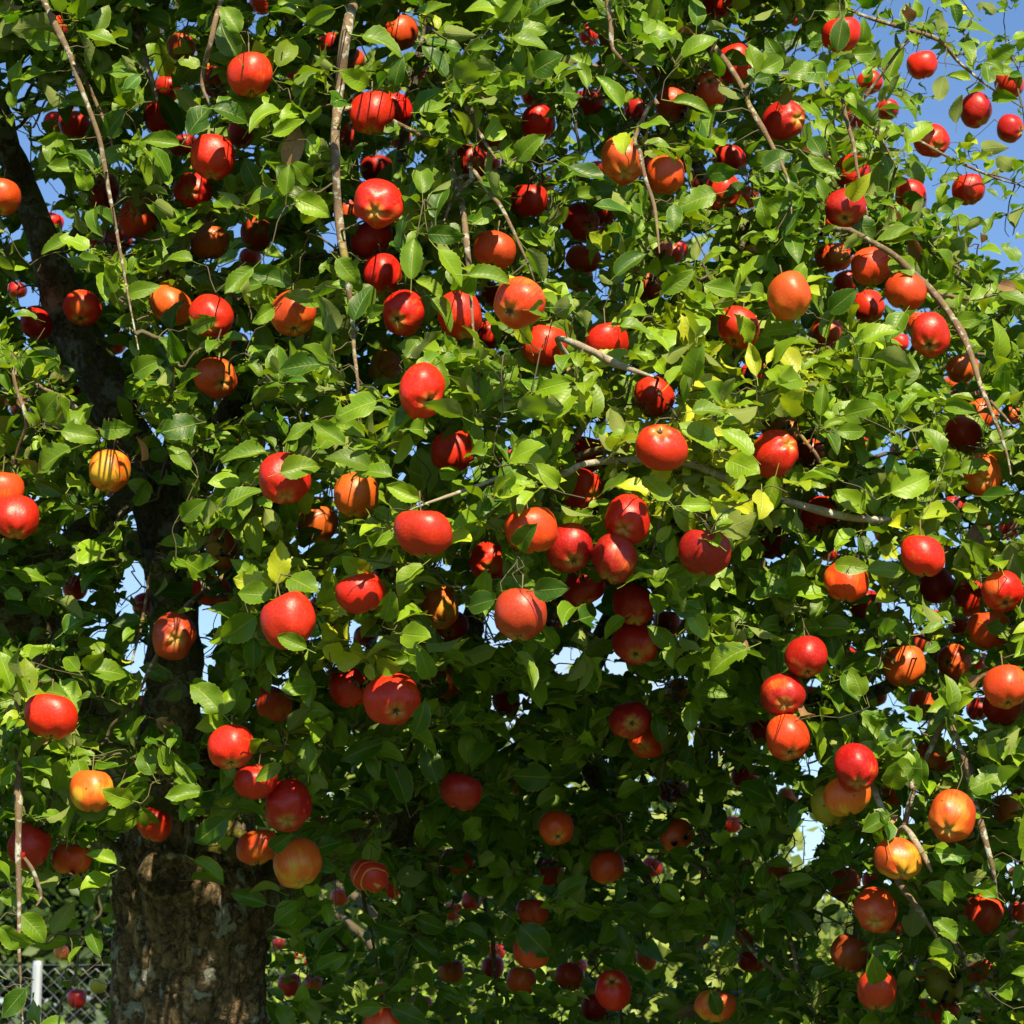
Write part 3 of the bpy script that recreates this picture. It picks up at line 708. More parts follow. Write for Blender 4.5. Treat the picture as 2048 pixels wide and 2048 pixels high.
# crop baseX baseY tipX tipY width tint(0 dark 1 mid 2 light 3 yellow 4 pale underside 5 dry)
HERO = '''
1 330 235 125 210 130 1;1 450 210 540 425 90 4;1 260 400 50 430 90 1;1 640 240 430 150 90 1;1 330 140 55 160 95 4;1 1130 190 895 165 110 1
1 925 460 890 200 150 1;1 1100 320 950 480 150 0;1 1320 180 1230 0 140 1;1 1310 310 1200 120 140 0;1 1540 100 1370 210 120 1;1 1000 740 880 510 150 0
1 1040 740 1165 560 120 0;1 1090 775 1320 720 90 1;1 990 800 780 760 120 1;1 1180 600 1400 620 110 0;1 1505 740 1700 680 140 2;1 1500 690 1370 800 110 2
1 370 770 210 790 100 1;1 450 940 260 930 90 1;1 1640 1100 1830 1180 150 2;1 1670 1130 1770 1270 130 2;1 1540 1080 1320 1075 110 1;1 1580 1080 1595 900 140 1
1 1620 1100 1460 1200 120 0;1 1200 1110 1310 1200 90 1;1 1185 1470 1370 1280 110 1;1 400 1330 215 1380 90 1;1 1060 1440 890 1370 80 1;1 1410 1340 1560 1440 130 2
1 1610 1570 1360 1500 140 0;1 1395 1480 1240 1630 120 1;1 1160 1610 1010 1470 110 0;1 940 1820 970 1640 90 0;1 1000 1932 960 1760 110 0;1 1060 1800 1160 1790 90 1
1 1510 1700 1380 1800 120 1;1 1710 1760 1890 1830 110 1;1 1760 1680 1610 1600 100 1;2 0 1430 130 1570 110 1;1 700 1630 850 1570 90 1;1 0 1620 120 1700 100 2
1 590 740 690 640 90 0;1 540 930 430 770 90 0;1 1850 50 1690 90 110 1;1 1160 1230 1070 1310 70 5;1 850 1150 770 1110 60 5;1 850 1120 960 1190 110 4
1 1800 310 1720 260 90 1;1 1790 420 1740 480 70 2;1 800 630 740 700 120 1;1 1720 1000 1640 930 100 1;1 760 1270 860 1330 80 1;1 440 1190 330 1150 90 1
2 140 200 380 250 110 1;2 180 440 210 250 130 1;2 350 380 510 290 120 1;2 170 470 50 430 120 2;2 220 470 330 450 90 0;2 440 70 640 60 110 1
2 600 420 490 230 90 0;2 650 430 870 330 80 4;2 990 150 1170 160 80 1;2 970 210 1170 240 100 1;2 1290 290 1460 300 120 0;2 1440 510 1620 430 110 1
2 1480 520 1730 560 120 1;2 1800 520 1880 300 110 0;2 1430 760 1310 590 110 0;2 1510 740 1450 570 110 0;2 1670 650 1510 780 110 0;2 1450 760 1240 860 120 0
2 290 1000 330 790 130 0;2 380 920 460 770 100 1;2 615 990 680 850 110 1;2 545 1200 560 960 120 0;2 1000 880 1110 760 100 1;2 940 880 920 760 90 1
2 1010 880 1240 850 60 4;2 1280 920 1500 1050 130 0;2 820 960 930 1100 80 4;2 880 1240 1040 1240 100 1;2 500 1290 710 1310 150 0;2 410 1540 420 1290 170 1
2 730 1520 980 1530 120 1;2 560 1380 720 1560 100 2;2 440 1550 610 1640 90 2;2 1050 1380 1180 1500 90 4;2 1180 1300 1230 1500 110 1;2 1220 1500 1480 1590 110 4
2 90 1770 170 1560 120 0;2 130 1800 300 1932 150 1;2 680 1810 890 1770 110 4;2 520 1650 670 1800 100 1;2 1260 1640 1550 1710 100 1;2 1060 1710 1180 1690 100 1
2 1160 1790 1350 1932 110 1;2 1320 1730 1450 1850 90 4;2 0 690 100 690 100 2;2 1190 1700 1320 1720 80 4;2 890 100 1000 30 90 1;2 590 180 740 170 90 4
2 1210 510 1370 480 90 0;2 1080 400 1230 320 110 0;2 460 620 620 590 80 1;2 330 720 480 730 90 1;2 1720 800 1850 700 130 1;2 1800 1600 1932 1540 110 1
2 1560 1800 1760 1810 60 1;2 1540 1520 1700 1370 120 0;2 870 1900 1030 1870 90 2
3 900 280 930 90 140 0;3 790 340 920 300 110 1;3 980 300 1145 290 110 1;3 570 240 740 200 110 0;3 480 390 650 300 130 1;3 640 430 770 330 110 1
3 0 560 215 600 110 1;3 270 310 385 360 90 0;3 250 420 220 280 120 0;3 1180 440 1250 230 130 1;3 590 570 770 570 90 1;3 820 860 760 710 130 0
3 740 870 900 1020 130 1;3 940 930 1040 900 100 1;3 960 1090 1030 1030 80 3;3 490 930 650 830 120 0;3 180 960 330 960 110 0;3 270 1090 450 1030 90 0
3 380 820 440 920 120 0;3 470 1140 600 1130 90 1;3 230 1070 10 1130 110 1;3 890 620 1060 600 90 1;3 1200 510 1370 640 80 1;3 1280 880 1420 1060 90 1
3 1490 420 1450 570 100 4;3 1560 680 1570 520 90 4;3 1530 0 1580 140 90 0;3 1560 150 1780 150 70 1;3 1740 320 1850 290 90 1;3 1470 1010 1610 960 70 1
3 1000 1190 1100 1340 120 0;3 1120 1330 1380 1300 110 1;3 600 1310 730 1160 110 0;3 60 1450 180 1260 120 1;3 1210 1430 1280 1510 100 1;3 860 1720 980 1610 100 0
3 720 1810 840 1640 120 0;3 420 1610 590 1590 90 1;3 340 1620 190 1570 80 1;3 1040 1880 1230 1780 110 2;3 410 1890 380 1750 80 2;3 1530 1780 1680 1760 80 1
3 1550 1700 1450 1640 80 4;3 1260 1090 1360 1120 80 0;3 1900 390 1870 520 120 0;3 1170 610 1270 620 80 0;3 1620 210 1700 180 90 0;3 1640 500 1700 550 90 1
3 1780 870 1860 960 80 4;3 1700 820 1800 800 70 4;3 1880 1260 1932 1130 60 4;3 1880 950 1915 880 40 4;3 1580 240 1640 330 60 1;3 1760 540 1850 560 60 1
3 1530 1330 1630 1390 70 4;3 1510 1220 1640 1240 60 1;3 1690 1500 1800 1470 70 1;3 1450 1380 1600 1540 60 1;3 110 110 260 90 90 1;3 830 60 1000 60 110 1
4 1160 370 1060 240 100 0;4 1240 300 1440 350 90 1;4 1130 430 1280 420 80 1;4 1770 150 1530 160 130 0;4 1080 480 910 520 100 0;4 1470 640 1220 650 90 1
4 1720 480 1550 580 100 1;4 1900 590 1710 470 110 1;4 390 620 150 720 110 1;4 340 520 560 540 110 1;4 560 510 710 510 90 1;4 340 870 190 780 150 0
4 385 830 430 720 90 2;4 940 1130 840 930 120 0;4 1000 1000 1130 910 110 1;4 1050 730 920 580 110 1;4 1160 850 1230 690 90 1;4 1550 750 1770 680 140 1
4 1250 930 1430 810 80 1;4 1090 1410 860 1420 110 0;4 1120 1350 1240 1430 110 0;4 1500 1430 1300 1400 110 1;4 1410 1540 1200 1700 170 1;4 1400 1660 1400 1850 150 0
4 1530 1360 1560 1120 150 3;4 1500 1390 1290 1320 120 3;4 1860 1240 1640 1150 110 2;4 1740 1350 1610 1480 130 1;4 1690 1720 1520 1640 110 1;4 1680 1640 1820 1530 110 0
4 1780 1720 1930 1770 130 3;4 430 1840 330 1760 80 1;4 470 1830 580 1750 120 1;4 490 1840 710 1820 100 1;4 60 1290 290 1330 70 1;4 40 1400 170 1470 110 1
4 1640 1130 1750 1070 120 0;4 230 440 320 330 90 1;4 0 40 60 180 130 1;4 740 200 880 130 110 1;4 1000 120 960 0 110 0;4 80 630 20 520 110 1
4 1600 1330 1750 1380 90 1;4 1020 1240 1150 1320 80 1
5 210 240 10 120 160 0;5 300 130 160 0 130 1;5 690 440 480 330 100 4;5 280 530 450 400 110 0;5 400 510 570 490 100 1;5 1000 400 1250 350 80 4
5 930 410 900 250 130 4;5 1190 170 960 90 120 2;5 1390 150 1650 90 90 2;5 480 870 470 600 160 2;5 450 900 270 810 120 2;5 300 770 80 670 110 1
5 790 850 860 640 140 1;5 860 860 990 800 70 2;5 820 650 680 600 60 1;5 960 680 1120 580 90 2;5 1430 560 1480 430 120 1;5 1580 570 1700 480 110 1
5 1610 400 1580 190 90 1;5 1740 830 1850 660 150 3;5 1720 870 1550 760 90 3;5 1830 900 1700 750 80 2;5 1210 880 1300 790 80 2;5 1220 820 1100 700 100 2
5 180 1320 50 1230 130 2;5 160 1180 300 1250 110 3;5 790 1240 560 1280 130 0;5 560 1340 690 1480 130 1;5 870 1450 690 1490 100 0;5 1010 1170 1050 1050 70 0
5 1090 1400 1250 1380 110 0;5 220 1530 60 1540 100 2;5 260 1560 310 1440 90 1;5 310 1650 100 1570 90 2;5 350 1730 540 1750 80 2;5 360 1640 490 1640 80 2
5 0 1800 110 1770 90 3;5 220 1820 360 1810 100 2;5 510 1880 480 1760 80 1;5 1340 1560 1450 1530 70 0;5 170 1100 290 1160 110 1
6 230 610 40 450 120 2;6 430 650 280 480 100 2;6 300 680 440 740 100 2;6 560 770 500 1000 150 2;6 40 930 225 910 90 2;6 0 950 140 1080 110 2
6 250 1150 140 1050 80 2;6 100 410 290 380 90 1;6 110 230 110 70 90 1;6 620 410 670 330 70 3;6 650 480 800 470 110 1;6 900 520 1080 520 110 1
6 940 430 1090 390 100 1;6 810 430 820 250 110 1;6 1100 120 1350 140 80 4;6 1200 860 1450 740 150 2;6 1280 690 1180 480 90 2;6 1480 640 1420 470 100 1
6 1480 740 1560 620 100 4;6 1580 740 1750 670 70 1;6 1020 640 1160 730 130 1;6 640 810 800 950 110 1;6 960 920 850 820 110 1;6 1600 1020 1700 870 110 1
6 1700 880 1860 890 90 0;6 1500 370 1630 410 90 1;6 1450 1030 1640 1130 110 1;6 1810 1280 1800 1160 140 2;6 1110 1150 1270 1210 100 3;6 1070 1280 1280 1290 100 1
6 890 1260 1040 1250 80 1;6 1500 1400 1640 1350 130 1;6 1360 1600 1330 1420 120 0;6 1110 1560 940 1580 110 0;6 1360 1640 1540 1610 60 1;6 1170 1770 1270 1640 130 1
6 400 1720 140 1820 150 1;6 720 1700 540 1690 150 0;6 1060 1220 1050 1030 110 0;6 1730 1590 1870 1640 70 1
7 140 110 0 160 150 1;7 220 90 370 90 80 1;7 1220 210 1050 20 170 1;7 1230 220 1290 60 120 2;7 1230 240 1130 280 90 2;7 1380 370 1480 440 110 1
7 1550 500 1400 590 110 1;7 1700 540 1700 350 110 1;7 760 760 570 860 190 2;7 780 740 870 910 120 1;7 730 700 600 640 110 2;7 1120 650 910 690 90 1
7 1080 600 960 470 120 1;7 430 480 480 590 130 1;7 120 1330 270 1470 120 1;7 0 1400 170 1540 150 1;7 0 1230 200 1220 130 1;7 1470 1270 1270 1210 110 0
7 1540 1200 1370 1120 60 4;7 1250 800 1070 940 150 0;7 1500 960 1610 880 110 0;7 640 1050 480 970 60 2;7 360 1932 180 1910 80 1;7 140 1740 0 1900 150 0
8 250 380 10 470 150 0;8 380 710 310 440 130 0;8 550 600 480 370 150 0;8 510 130 620 0 100 1;8 500 140 440 10 80 1;8 650 250 750 130 110 0
8 430 320 500 170 110 0;8 1110 730 1270 610 110 1;8 1180 570 950 570 150 0;8 1380 560 1560 600 150 0;8 1790 380 1760 200 110 0;8 390 1430 200 1390 140 0
8 440 1350 620 1430 120 0;8 400 1330 430 1160 100 0;8 420 1450 560 1590 120 0;8 110 1120 50 1010 110 1;8 250 1840 70 1830 120 1;8 300 1840 500 1932 120 0
8 1010 1390 1180 1560 150 0;8 720 890 780 800 90 1;8 1650 1480 1820 1570 80 0
9 360 620 580 690 100 0;9 980 1090 1110 920 130 0;9 330 1340 490 1190 120 1;9 320 1330 250 1180 110 0;9 300 1340 260 1480 120 0;9 370 1360 510 1490 100 0
9 700 230 810 160 60 5;9 810 180 880 270 110 2;9 740 270 850 480 80 2;9 1370 220 1180 80 110 1;9 1280 240 1440 280 80 1;9 1470 290 1700 350 110 1
9 1400 340 1560 460 110 1;9 1830 550 1610 620 100 1;9 1340 850 1330 640 90 1;9 1830 570 1932 680 110 1;9 1200 630 1210 500 110 1;9 1130 1700 1080 1570 90 1
9 1170 1690 1250 1620 100 1;9 1560 1470 1440 1330 90 1;9 1540 1540 1400 1510 80 1;9 1560 1540 1710 1550 110 1;9 1800 1440 1820 1270 110 1;9 1780 1230 1660 1140 100 1
9 1650 1730 1520 1640 90 1;9 1690 1710 1820 1640 110 1;9 1780 1750 1932 1760 110 1;9 1610 1830 1720 1750 100 1;9 1530 1250 1420 1130 90 1;9 1345 1640 1430 1560 60 4
9 250 1880 200 1730 110 0
'''


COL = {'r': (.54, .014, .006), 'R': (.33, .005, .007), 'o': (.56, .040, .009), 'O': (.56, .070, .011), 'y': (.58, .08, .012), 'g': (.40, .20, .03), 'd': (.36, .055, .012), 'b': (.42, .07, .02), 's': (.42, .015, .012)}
SKIN = {'r': 'red', 'R': 'red', 'o': 'orange', 'O': 'orange', 'y': 'yellow', 'g': 'green', 'd': 'red', 'b': 'rotting', 's': 'striped'}
apples = []
for ln in APPLES.strip().splitlines():
    a, lab = ln.split('|'); a = a.split(); ox, oy = OFF[int(a[0])]
    px, py, d = ox+float(a[1])*K, oy+float(a[2])*K, float(a[3])*K
    sliver = d < 37 and float(a[8]) < .45                        # only a glimpse of a whole apple between leaves
    if sliver: d *= 1.42
    size = .072*(d/88)**.42; z = F*size/d
    if a[8] != '0': z += float(a[8])
    zf = float(front(px, py))
    if z < zf-.12: z = zf-.12
    size = d*z/F; R_ = size/2
    apples.append(dict(sliver=sliver, px=px, py=py, d=d, col=a[4], lit=a[5] == '1', c=None if a[6] == '-' else (float(a[6]), float(a[7])), z=z, R=R_, lab=lab.strip(), P=at(px, py, z)))
# keep neighbours that overlap in the picture from running into each other
for it in range(4):
    for i, a in enumerate(apples):
        for b in apples[:i]:
            g_ = (a['R']+b['R'])*.97-np.linalg.norm(a['P']-b['P'])
            if g_ > 0:
                s_, o_ = (a, b) if a['z'] > b['z'] else (b, a)
                k = s_['R']*2/s_['z']; s_['z'] += g_*1.25+.004; s_['R'] = k*s_['z']/2; s_['P'] = at(s_['px'], s_['py'], s_['z'])
AP = np.array([a['P'] for a in apples]); AR = np.array([a['R'] for a in apples]); APX = np.array([(a['px'], a['py']) for a in apples]); AD = np.array([a['d']/2 for a in apples]); AZ = np.array([a['z'] for a in apples])

# ---- limbs and branches that show: name, material, depth at start and end, then x y r in pixels of the photograph
LIMBS = [
 ('limb', 4.86, 4.62, [(340,1640,88),(338,1560,76),(338,1470,62),(345,1380,54),(348,1270,50),(340,1150,50),(325,1050,52),(300,960,52),(268,905,50),(243,848,47),(217,783,46),(181,710,46),(148,665,45),(112,560,40),(87,482,32),(65,417,29),(36,345,27),(8,275,24),(-25,200,22),(-50,100,20),(-45,-60,18),(-20,-260,15)]),
 ('limb', 4.7, 4.5, [(300,965,34),(268,988,24),(217,1027,23),(163,1060,22),(120,1100,21),(72,1130,20),(22,1160,20),(-40,1200,18),(-160,1260,14)]),
 ('limb', 4.86, 4.5, [(318,1650,60),(285,1590,48),(235,1505,44),(180,1415,44),(130,1330,46),(80,1262,48),(20,1215,46),(-40,1180,42),(-200,1090,34),(-420,960,22)]),
 ('limb', 4.86, 4.9, [(300,1740,34),(240,1712,20),(195,1680,17),(120,1655,14),(60,1695,12),(-20,1705,10),(-120,1680,8)]),
 ('limb', 4.8, 5.1, [(440,1740,72),(462,1660,52),(474,1590,42),(520,1500,36),(600,1430,34),(700,1425,34),(820,1392,32),(930,1372,30),(1050,1340,26),(1085,1230,20),(1120,1130,16),(1150,1010,13)]),
 ('limb', 4.95, 5.3, [(480,1830,66),(570,1765,50),(680,1700,44),(800,1640,42),(930,1580,40),(1040,1520,34),(1130,1440,30),(1175,1340,26),(1215,1254,22),(1270,1150,18),(1330,1020,14),(1400,850,11),(1480,680,9)]),
 ('limb', 5.0, 5.05, [(700,1425,26),(820,1340,22),(905,1290,21),(938,1270,20),(950,1215,18),(960,1120,16),(900,950,14),(850,700,13),(800,450,12),(820,200,11),(900,-100,10)]),
 ('limb', 5.05, 5.25, [(1050,1340,22),(1090,1348,21),(1112,1402,20),(1141,1457,20),(1163,1504,18),(1199,1583,15),(1225,1631,13),(1246,1692,11),(1283,1739,9),(1330,1830,6)]),
 ('limb', 5.0, 4.4, [(1270,1150,16),(1360,1010,16),(1450,870,15),(1540,640,14),(1520,530,14),(1504,471,14),(1457,428,13),(1413,366,12),(1388,315,11),(1340,200,10),(1290,60,9),(1260,-120,8)]),
 ('limb', 4.8, 4.5, [(325,1050,34),(420,900,28),(520,700,24),(600,480,22),(640,250,20),(700,60,18),(760,-150,16),(800,-350,12)]),
 ('limb', 5.2, 4.6, [(1330,1020,15),(1480,985,15),(1640,900,15),(1790,760,14),(1880,640,12),(1990,610,10),(2140,520,8)]),
 ('limb', 5.2, 4.5, [(1215,1254,18),(1330,1300,16),(1480,1340,15),(1620,1400,14),(1760,1380,13),(1900,1300,12),(2080,1280,10),(2250,1350,8)]),
]
BR = [
 (3.75, 3.62, [(60,-60,9),(87,0,8),(109,47,8),(127,83,8),(140,112,7.5),(156,160,7.5),(174,207,7),(197,272,7),(208,326,6.5),(217,380,6.5),(228,435,6),(241,507,6),(254,580,5.5),(268,652,5),(277,700,4)]),
 (4.1, 4.1, [(135,100,6),(163,145,5.5),(210,246,5),(232,315,4.5),(254,362,4)]),
 (3.95, 3.62, [(712,-70,15),(708,0,15),(700,30,15),(688,90,15),(682,150,14),(675,210,13),(670,280,13),(672,350,12),(676,420,12),(683,480,12),(690,520,11),(697,580,9.5),(705,640,8.5),(708,700,8),(715,760,8),(718,830,6.5),(716,900,5)]),
 (3.9, 3.9, [(450,-60,8),(442,0,8),(431,40,8),(420,90,7.5),(410,127,7.5),(404,170,8),(420,210,5),(425,240,3.5)]),
 (4.2, 4.0, [(270,20,8),(283,72,7.5),(290,120,7.5),(308,170,7.5),(312,203,6)]),
 (4.15, 4.1, [(548,-20,9),(572,36,9),(594,72,8.5),(616,120,8),(640,190,6)]),
 (3.8, 3.72, [(1208,-60,8),(1214,0,7.5),(1222,50,7),(1226,100,6.5),(1261,134,5.5),(1290,167,5),(1315,210,4)]),
 (3.7, 3.62, [(1280,300,6),(1290,355,5.5),(1308,409,5.5),(1315,464,5),(1319,507,4.5)]),
 (3.9, 3.68, [(905,345,7),(920,398,8.5),(928,435,9),(933,489,9),(937,525,8.5),(940,572,6),(948,680,5),(952,770,4.5)]),
 (3.85, 3.85, [(935,365,6),(906,398,6),(888,442,5)]),
 (3.85, 3.8, [(942,228,8),(964,275,7),(993,319,6)]),
 (3.8, 3.75, [(950,345,5.5),(982,391,6),(1004,417,5.5),(1047,507,5),(1069,562,5)]),
 (4.3, 3.95, [(1348,10,9),(1370,29,9),(1413,76,9),(1431,98,9),(1457,130,8),(1486,178,7.5),(1500,214,7),(1525,257,7.5),(1543,290,8),(1562,326,7.5),(1580,373,6),(1583,428,5)]),
 (4.5, 4.5, [(1700,20,5),(1739,36,5),(1801,54,6),(1877,80,6),(1913,120,5),(1942,145,5),(1978,174,4.5),(2045,215,4)]),
 (3.95, 3.9, [(1684,190,5),(1692,235,5.5),(1707,290,5.5),(1714,337,5.5),(1725,384,5.5),(1736,431,5)]),
 (4.4, 4.4, [(1775,261,4.5),(1830,278,4.5),(1891,311,4),(1946,337,4),(2000,359,4),(2060,376,4)]),
 (4.1, 4.1, [(1757,265,4.5),(1775,300,4.5),(1793,335,4)]),
 (4.05, 3.72, [(1700,460,8),(1783,507,8),(1819,540,10),(1862,580,10.5),(1899,627,9.5),(1924,667,9),(1946,721,9),(1960,768,9),(1978,812,8.5),(2000,866,8),(2015,913,7),(2022,950,6)]),
 (4.0, 4.0, [(1864,584,5),(1942,598,5),(2000,587,4.5),(2060,590,4)]),
 (3.75, 3.75, [(1980,801,4.5),(2022,848,4)]),
 (3.55, 4.0, [(783,1062,5),(805,1030,6),(840,1012,7),(873,1000,7.5),(917,985,8.5),(980,962,9),(1029,942,9),(1058,932,9),(1085,944,9.5),(1123,951,9),(1156,932,9),(1189,925,9.5),(1236,921,10.5),(1276,921,11),(1359,924,10.5),(1402,935,11),(1442,953,11),(1480,968,11),(1540,990,11),(1600,1010,10),(1700,1035,10),(1800,1040,9)]),
 (3.8, 3.8, [(1630,905,5),(1645,931,5.5),(1670,964,5.5)]),
 (3.7, 3.7, [(1190,705,8),(1217,721,8.5),(1254,736,8.5),(1308,754,9)]),
 (3.9, 3.9, [(1190,820,7),(1174,844,8),(1156,870,9),(1134,899,9)]),
 (4.3, 4.2, [(1085,1180,8),(1094,1192,8),(1138,1228,8.5),(1181,1268,8.5),(1228,1294,8)]),
 (5.0, 5.0, [(1180,1460,8),(1192,1468,9),(1254,1500,10),(1304,1544,9),(1344,1580,7)]),
 (4.0, 3.9, [(1735,1545,9),(1743,1565,9),(1768,1630,9),(1797,1700,8)]),
 (3.9, 3.9, [(1838,1695,9),(1850,1715,9.5),(1864,1745,8)]),
 (4.0, 3.95, [(1780,1720,9),(1797,1761,10),(1819,1794,10.5),(1848,1834,10),(1873,1873,7),(1880,1880,5)]),
 (3.85, 3.85, [(1930,1520,8),(1942,1573,9),(1964,1656,9.5),(1986,1739,8.5),(1995,1800,6)]),
 (4.55, 4.5, [(1529,1801,6),(1580,1808,6.5),(1638,1826,5.5),(1692,1855,4)]),
 (4.5, 4.45, [(1530,1805,5),(1565,1852,6),(1584,1888,7),(1592,1925,7),(1602,1964,6)]),
 (4.6, 4.5, [(1510,1905,8),(1530,1925,9),(1565,1953,9),(1602,1993,8),(1650,2050,7)]),
 (4.95, 4.9, [(1420,1420,8),(1431,1511,8),(1424,1600,8),(1418,1674,8),(1405,1760,7),(1395,1855,6)]),
 (4.1, 4.1, [(30,750,6),(54,757,7),(91,779,8),(138,804,8),(181,852,9)]),
 (3.85, 3.85, [(25,740,5),(33,780,5),(48,819,6),(53,852,6.5),(38,890,6),(26,930,5)]),
 (4.1, 4.1, [(375,1210,7),(351,1243,8),(326,1290,8),(298,1340,8),(285,1370,7),(264,1415,7)]),
 (3.72, 3.68, [(35,1400,9),(36,1440,9.5),(36,1530,9.5),(37,1620,9),(36,1710,9),(38,1790,8),(38,1850,7),(38,1900,8),(42,1970,6),(46,2060,5)]),
 (3.75, 3.8, [(48,1715,5),(62,1735,6),(75,1765,6),(82,1795,5.5),(72,1812,5)]),
 (4.2, 4.2, [(631,640,5),(622,700,6),(616,746,6.5),(610,800,6.5),(605,840,6)]),
 (4.3, 4.3, [(985,1452,6),(1015,1440,7),(1040,1428,5)]),
 (4.2, 4.1, [(300,1150,5),(285,1240,5),(262,1330,5)]),
 (5.1, 5.1, [(760,1960,5),(745,1880,6),(728,1800,6),(722,1720,7),(728,1620,7)]),
 (5.3, 5.3, [(985,1870,7),(990,1950,7),(1000,2050,7)]),
]
segs = []          # name, points, radii
def add_limb(name, z0, z1, pts, step=.03):
    a = np.array(pts, float); n = len(a); z = np.linspace(z0, z1, n) + 0.02*np.sin(np.arange(n)*1.7)
    if name == 'branch': z = np.maximum(z, front(a[:, 0], a[:, 1])-.03)
    P, R = smooth_path(at(a[:, 0], a[:, 1], z), a[:, 2]*z/F, step)
    segs.append([name, P, R]); return P, R
for l in LIMBS: add_limb(*l)
nl = len(segs)
HANDP = []
for z0, z1, pts in BR:
    P, R = add_limb('branch', z0, z1, pts, .02); R *= .74; HANDP.append((P.copy(), R.copy()))

TREE_BASE = at(378, 2060, 4.9); TB = (float(TREE_BASE[0]), float(TREE_BASE[1]), 0.0)
tree = empty('apple_tree', TB, 'old apple tree laden with red apples, thick dark trunk at lower left', 'apple tree')

# trunk: a dense tube pushed in and out by noise, with the healed knot and the bulge above the old graft
def build_trunk():
    pts = [(372,2060,150,0),(375,2400,158,0)]
    ctr = [(384,1500,62),(382,1560,84),(378,1620,106),(378,1690,122),(385,1760,142),(387,1850,148),(380,1950,144),(378,2060,146),(378,2300,150)]
    a = np.array(ctr, float); P, R = smooth_path(at(a[:, 0], a[:, 1], np.full(len(a), 4.92)), a[:, 2]*4.92/F, .005)
    foot = P[-1]; zf = foot[2]; extra = np.linspace(zf, -.06, 60)[1:]
    P = np.vstack([P, np.stack([np.full(59, foot[0]), np.full(59, foot[1]), extra], 1)]); R = np.concatenate([R, R[-1]*(1+.45*np.clip((.35-extra)/.35, 0, 1)**2)])
    k = 260; V = []
    th = np.arange(k)*2*math.pi/k
    ky = at(370, 1760, 4.92); kz = ky[2]; 
    for i in range(len(P)):
        for j in range(k):
            c, s = math.cos(th[j]), math.sin(th[j]); r = R[i]; z = P[i][2]
            q = Vector((c*r*24+1.2*noise.noise(Vector((c*2, s*2, z*9))), s*r*24, z*5))
            ridge = 1-abs(noise.noise(q))*2.2; ridge2 = noise.noise(Vector((c*r*60+5, s*r*60, z*26)))
            big = noise.noise(Vector((c*1.3, s*1.3, z*3.1)))
            wv = noise.noise(Vector((c*r*14, s*r*14, z*14))); wv2 = noise.noise(Vector((c*r*40, s*r*40+9, z*40)))
            vd = noise.voronoi(Vector((c*r*34+wv*.9+wv2*.35, s*r*34+wv*.9, z*8+wv*1.2+wv2*.4)))[0]; gap = min(1, max(0, (vd[1]-vd[0])/.22)); plate = gap*gap*(3-2*gap)
            r2 = r*(1+.15*big+.045*math.cos(3*th[j]+z*2.2)+.03*math.cos(5*th[j]-z*3+1))+.006*ridge+.005*ridge2+.013*plate-.004
            if s < 0:                                  # the side facing the viewer
                x = c*r; dx = (x-(ky[0]-P[i][0]))/.048; dz = (z-kz)/.042; rr = math.hypot(dx, dz)
                r2 += .020*math.exp(-((rr-1)**2)/.10)-.030*math.exp(-rr*rr/.22)+.006*math.sin(rr*14)*math.exp(-rr*.6)
                arc = kz-.085-.055*math.cos(min(max((x-.035)/.115, -1), 1)*math.pi/2)      # bulge ends in a fold
                t = (z-arc)/.02; r2 += .022*(1/(1+math.exp(-max(-30, min(30, t)))))*math.exp(-max(0, (z-arc))/.13)*(1 if abs(x-.035) < .12 else math.exp(-(abs(x-.035)-.12)/.02))
                r2 -= .008*math.exp(-t*t*.8)
            V.append((P[i][0]+c*r2, P[i][1]+s*r2, z))
    n = len(P); Q = np.array([(i*k+j, (i+1)*k+j, (i+1)*k+(j+1) % k, i*k+(j+1) % k) for i in range(n-1) for j in range(k)])
    link('trunk', mesh_from('trunk', np.array(V), Q, [M_BARK]), tree)
build_trunk()

# join the loose upper ends of the branches to the nearest limb, behind the foliage
nodesP = [np.vstack([s[1] for s in segs[:nl]])]
def nearest(p, minr=0):
    A = np.vstack(nodesP); d = A-p; dz = d @ FWD; i = int(np.argmin((d**2).sum(1)-.90*dz**2*(dz > 0)+dz**2*2*(dz < 0))); return A[i]
LINKS = []
order = sorted(range(nl, len(segs)), key=lambda i: -segs[i][2].max())
for i in order:
    nm, P, R = segs[i]
    e0, e1 = P[0], P[-1]; n0, n1 = nearest(e0), nearest(e1)
    flip = R[-1] > R[0]*1.15
    e, t = (e1, n1) if flip else (e0, n0); r = R[-1] if flip else R[0]
    L_ = np.linalg.norm(t-e)
    if L_ > .03:
        tang = (P[-1]-P[-4]) if flip else (P[0]-P[3]); tang = norm(tang)
        m1 = e+tang*min(.10, L_*.3)+FWD*min(.35, L_*.6); m2 = t*.75+m1*.25+np.array([0, 0, .02])
        Pc, Rc = smooth_path([e, m1, m2, t], [r, r, r, r*1.1], .03)
        LINKS.append(Pc[1:40:3])
        if flip: segs[i][1] = np.vstack([P, Pc[1:]]); segs[i][2] = np.concatenate([R, Rc[1:]])
        else: segs[i][1] = np.vstack([Pc[::-1][:-1], P]); segs[i][2] = np.concatenate([Rc[::-1][:-1], R])
    nodesP.append(segs[i][1])
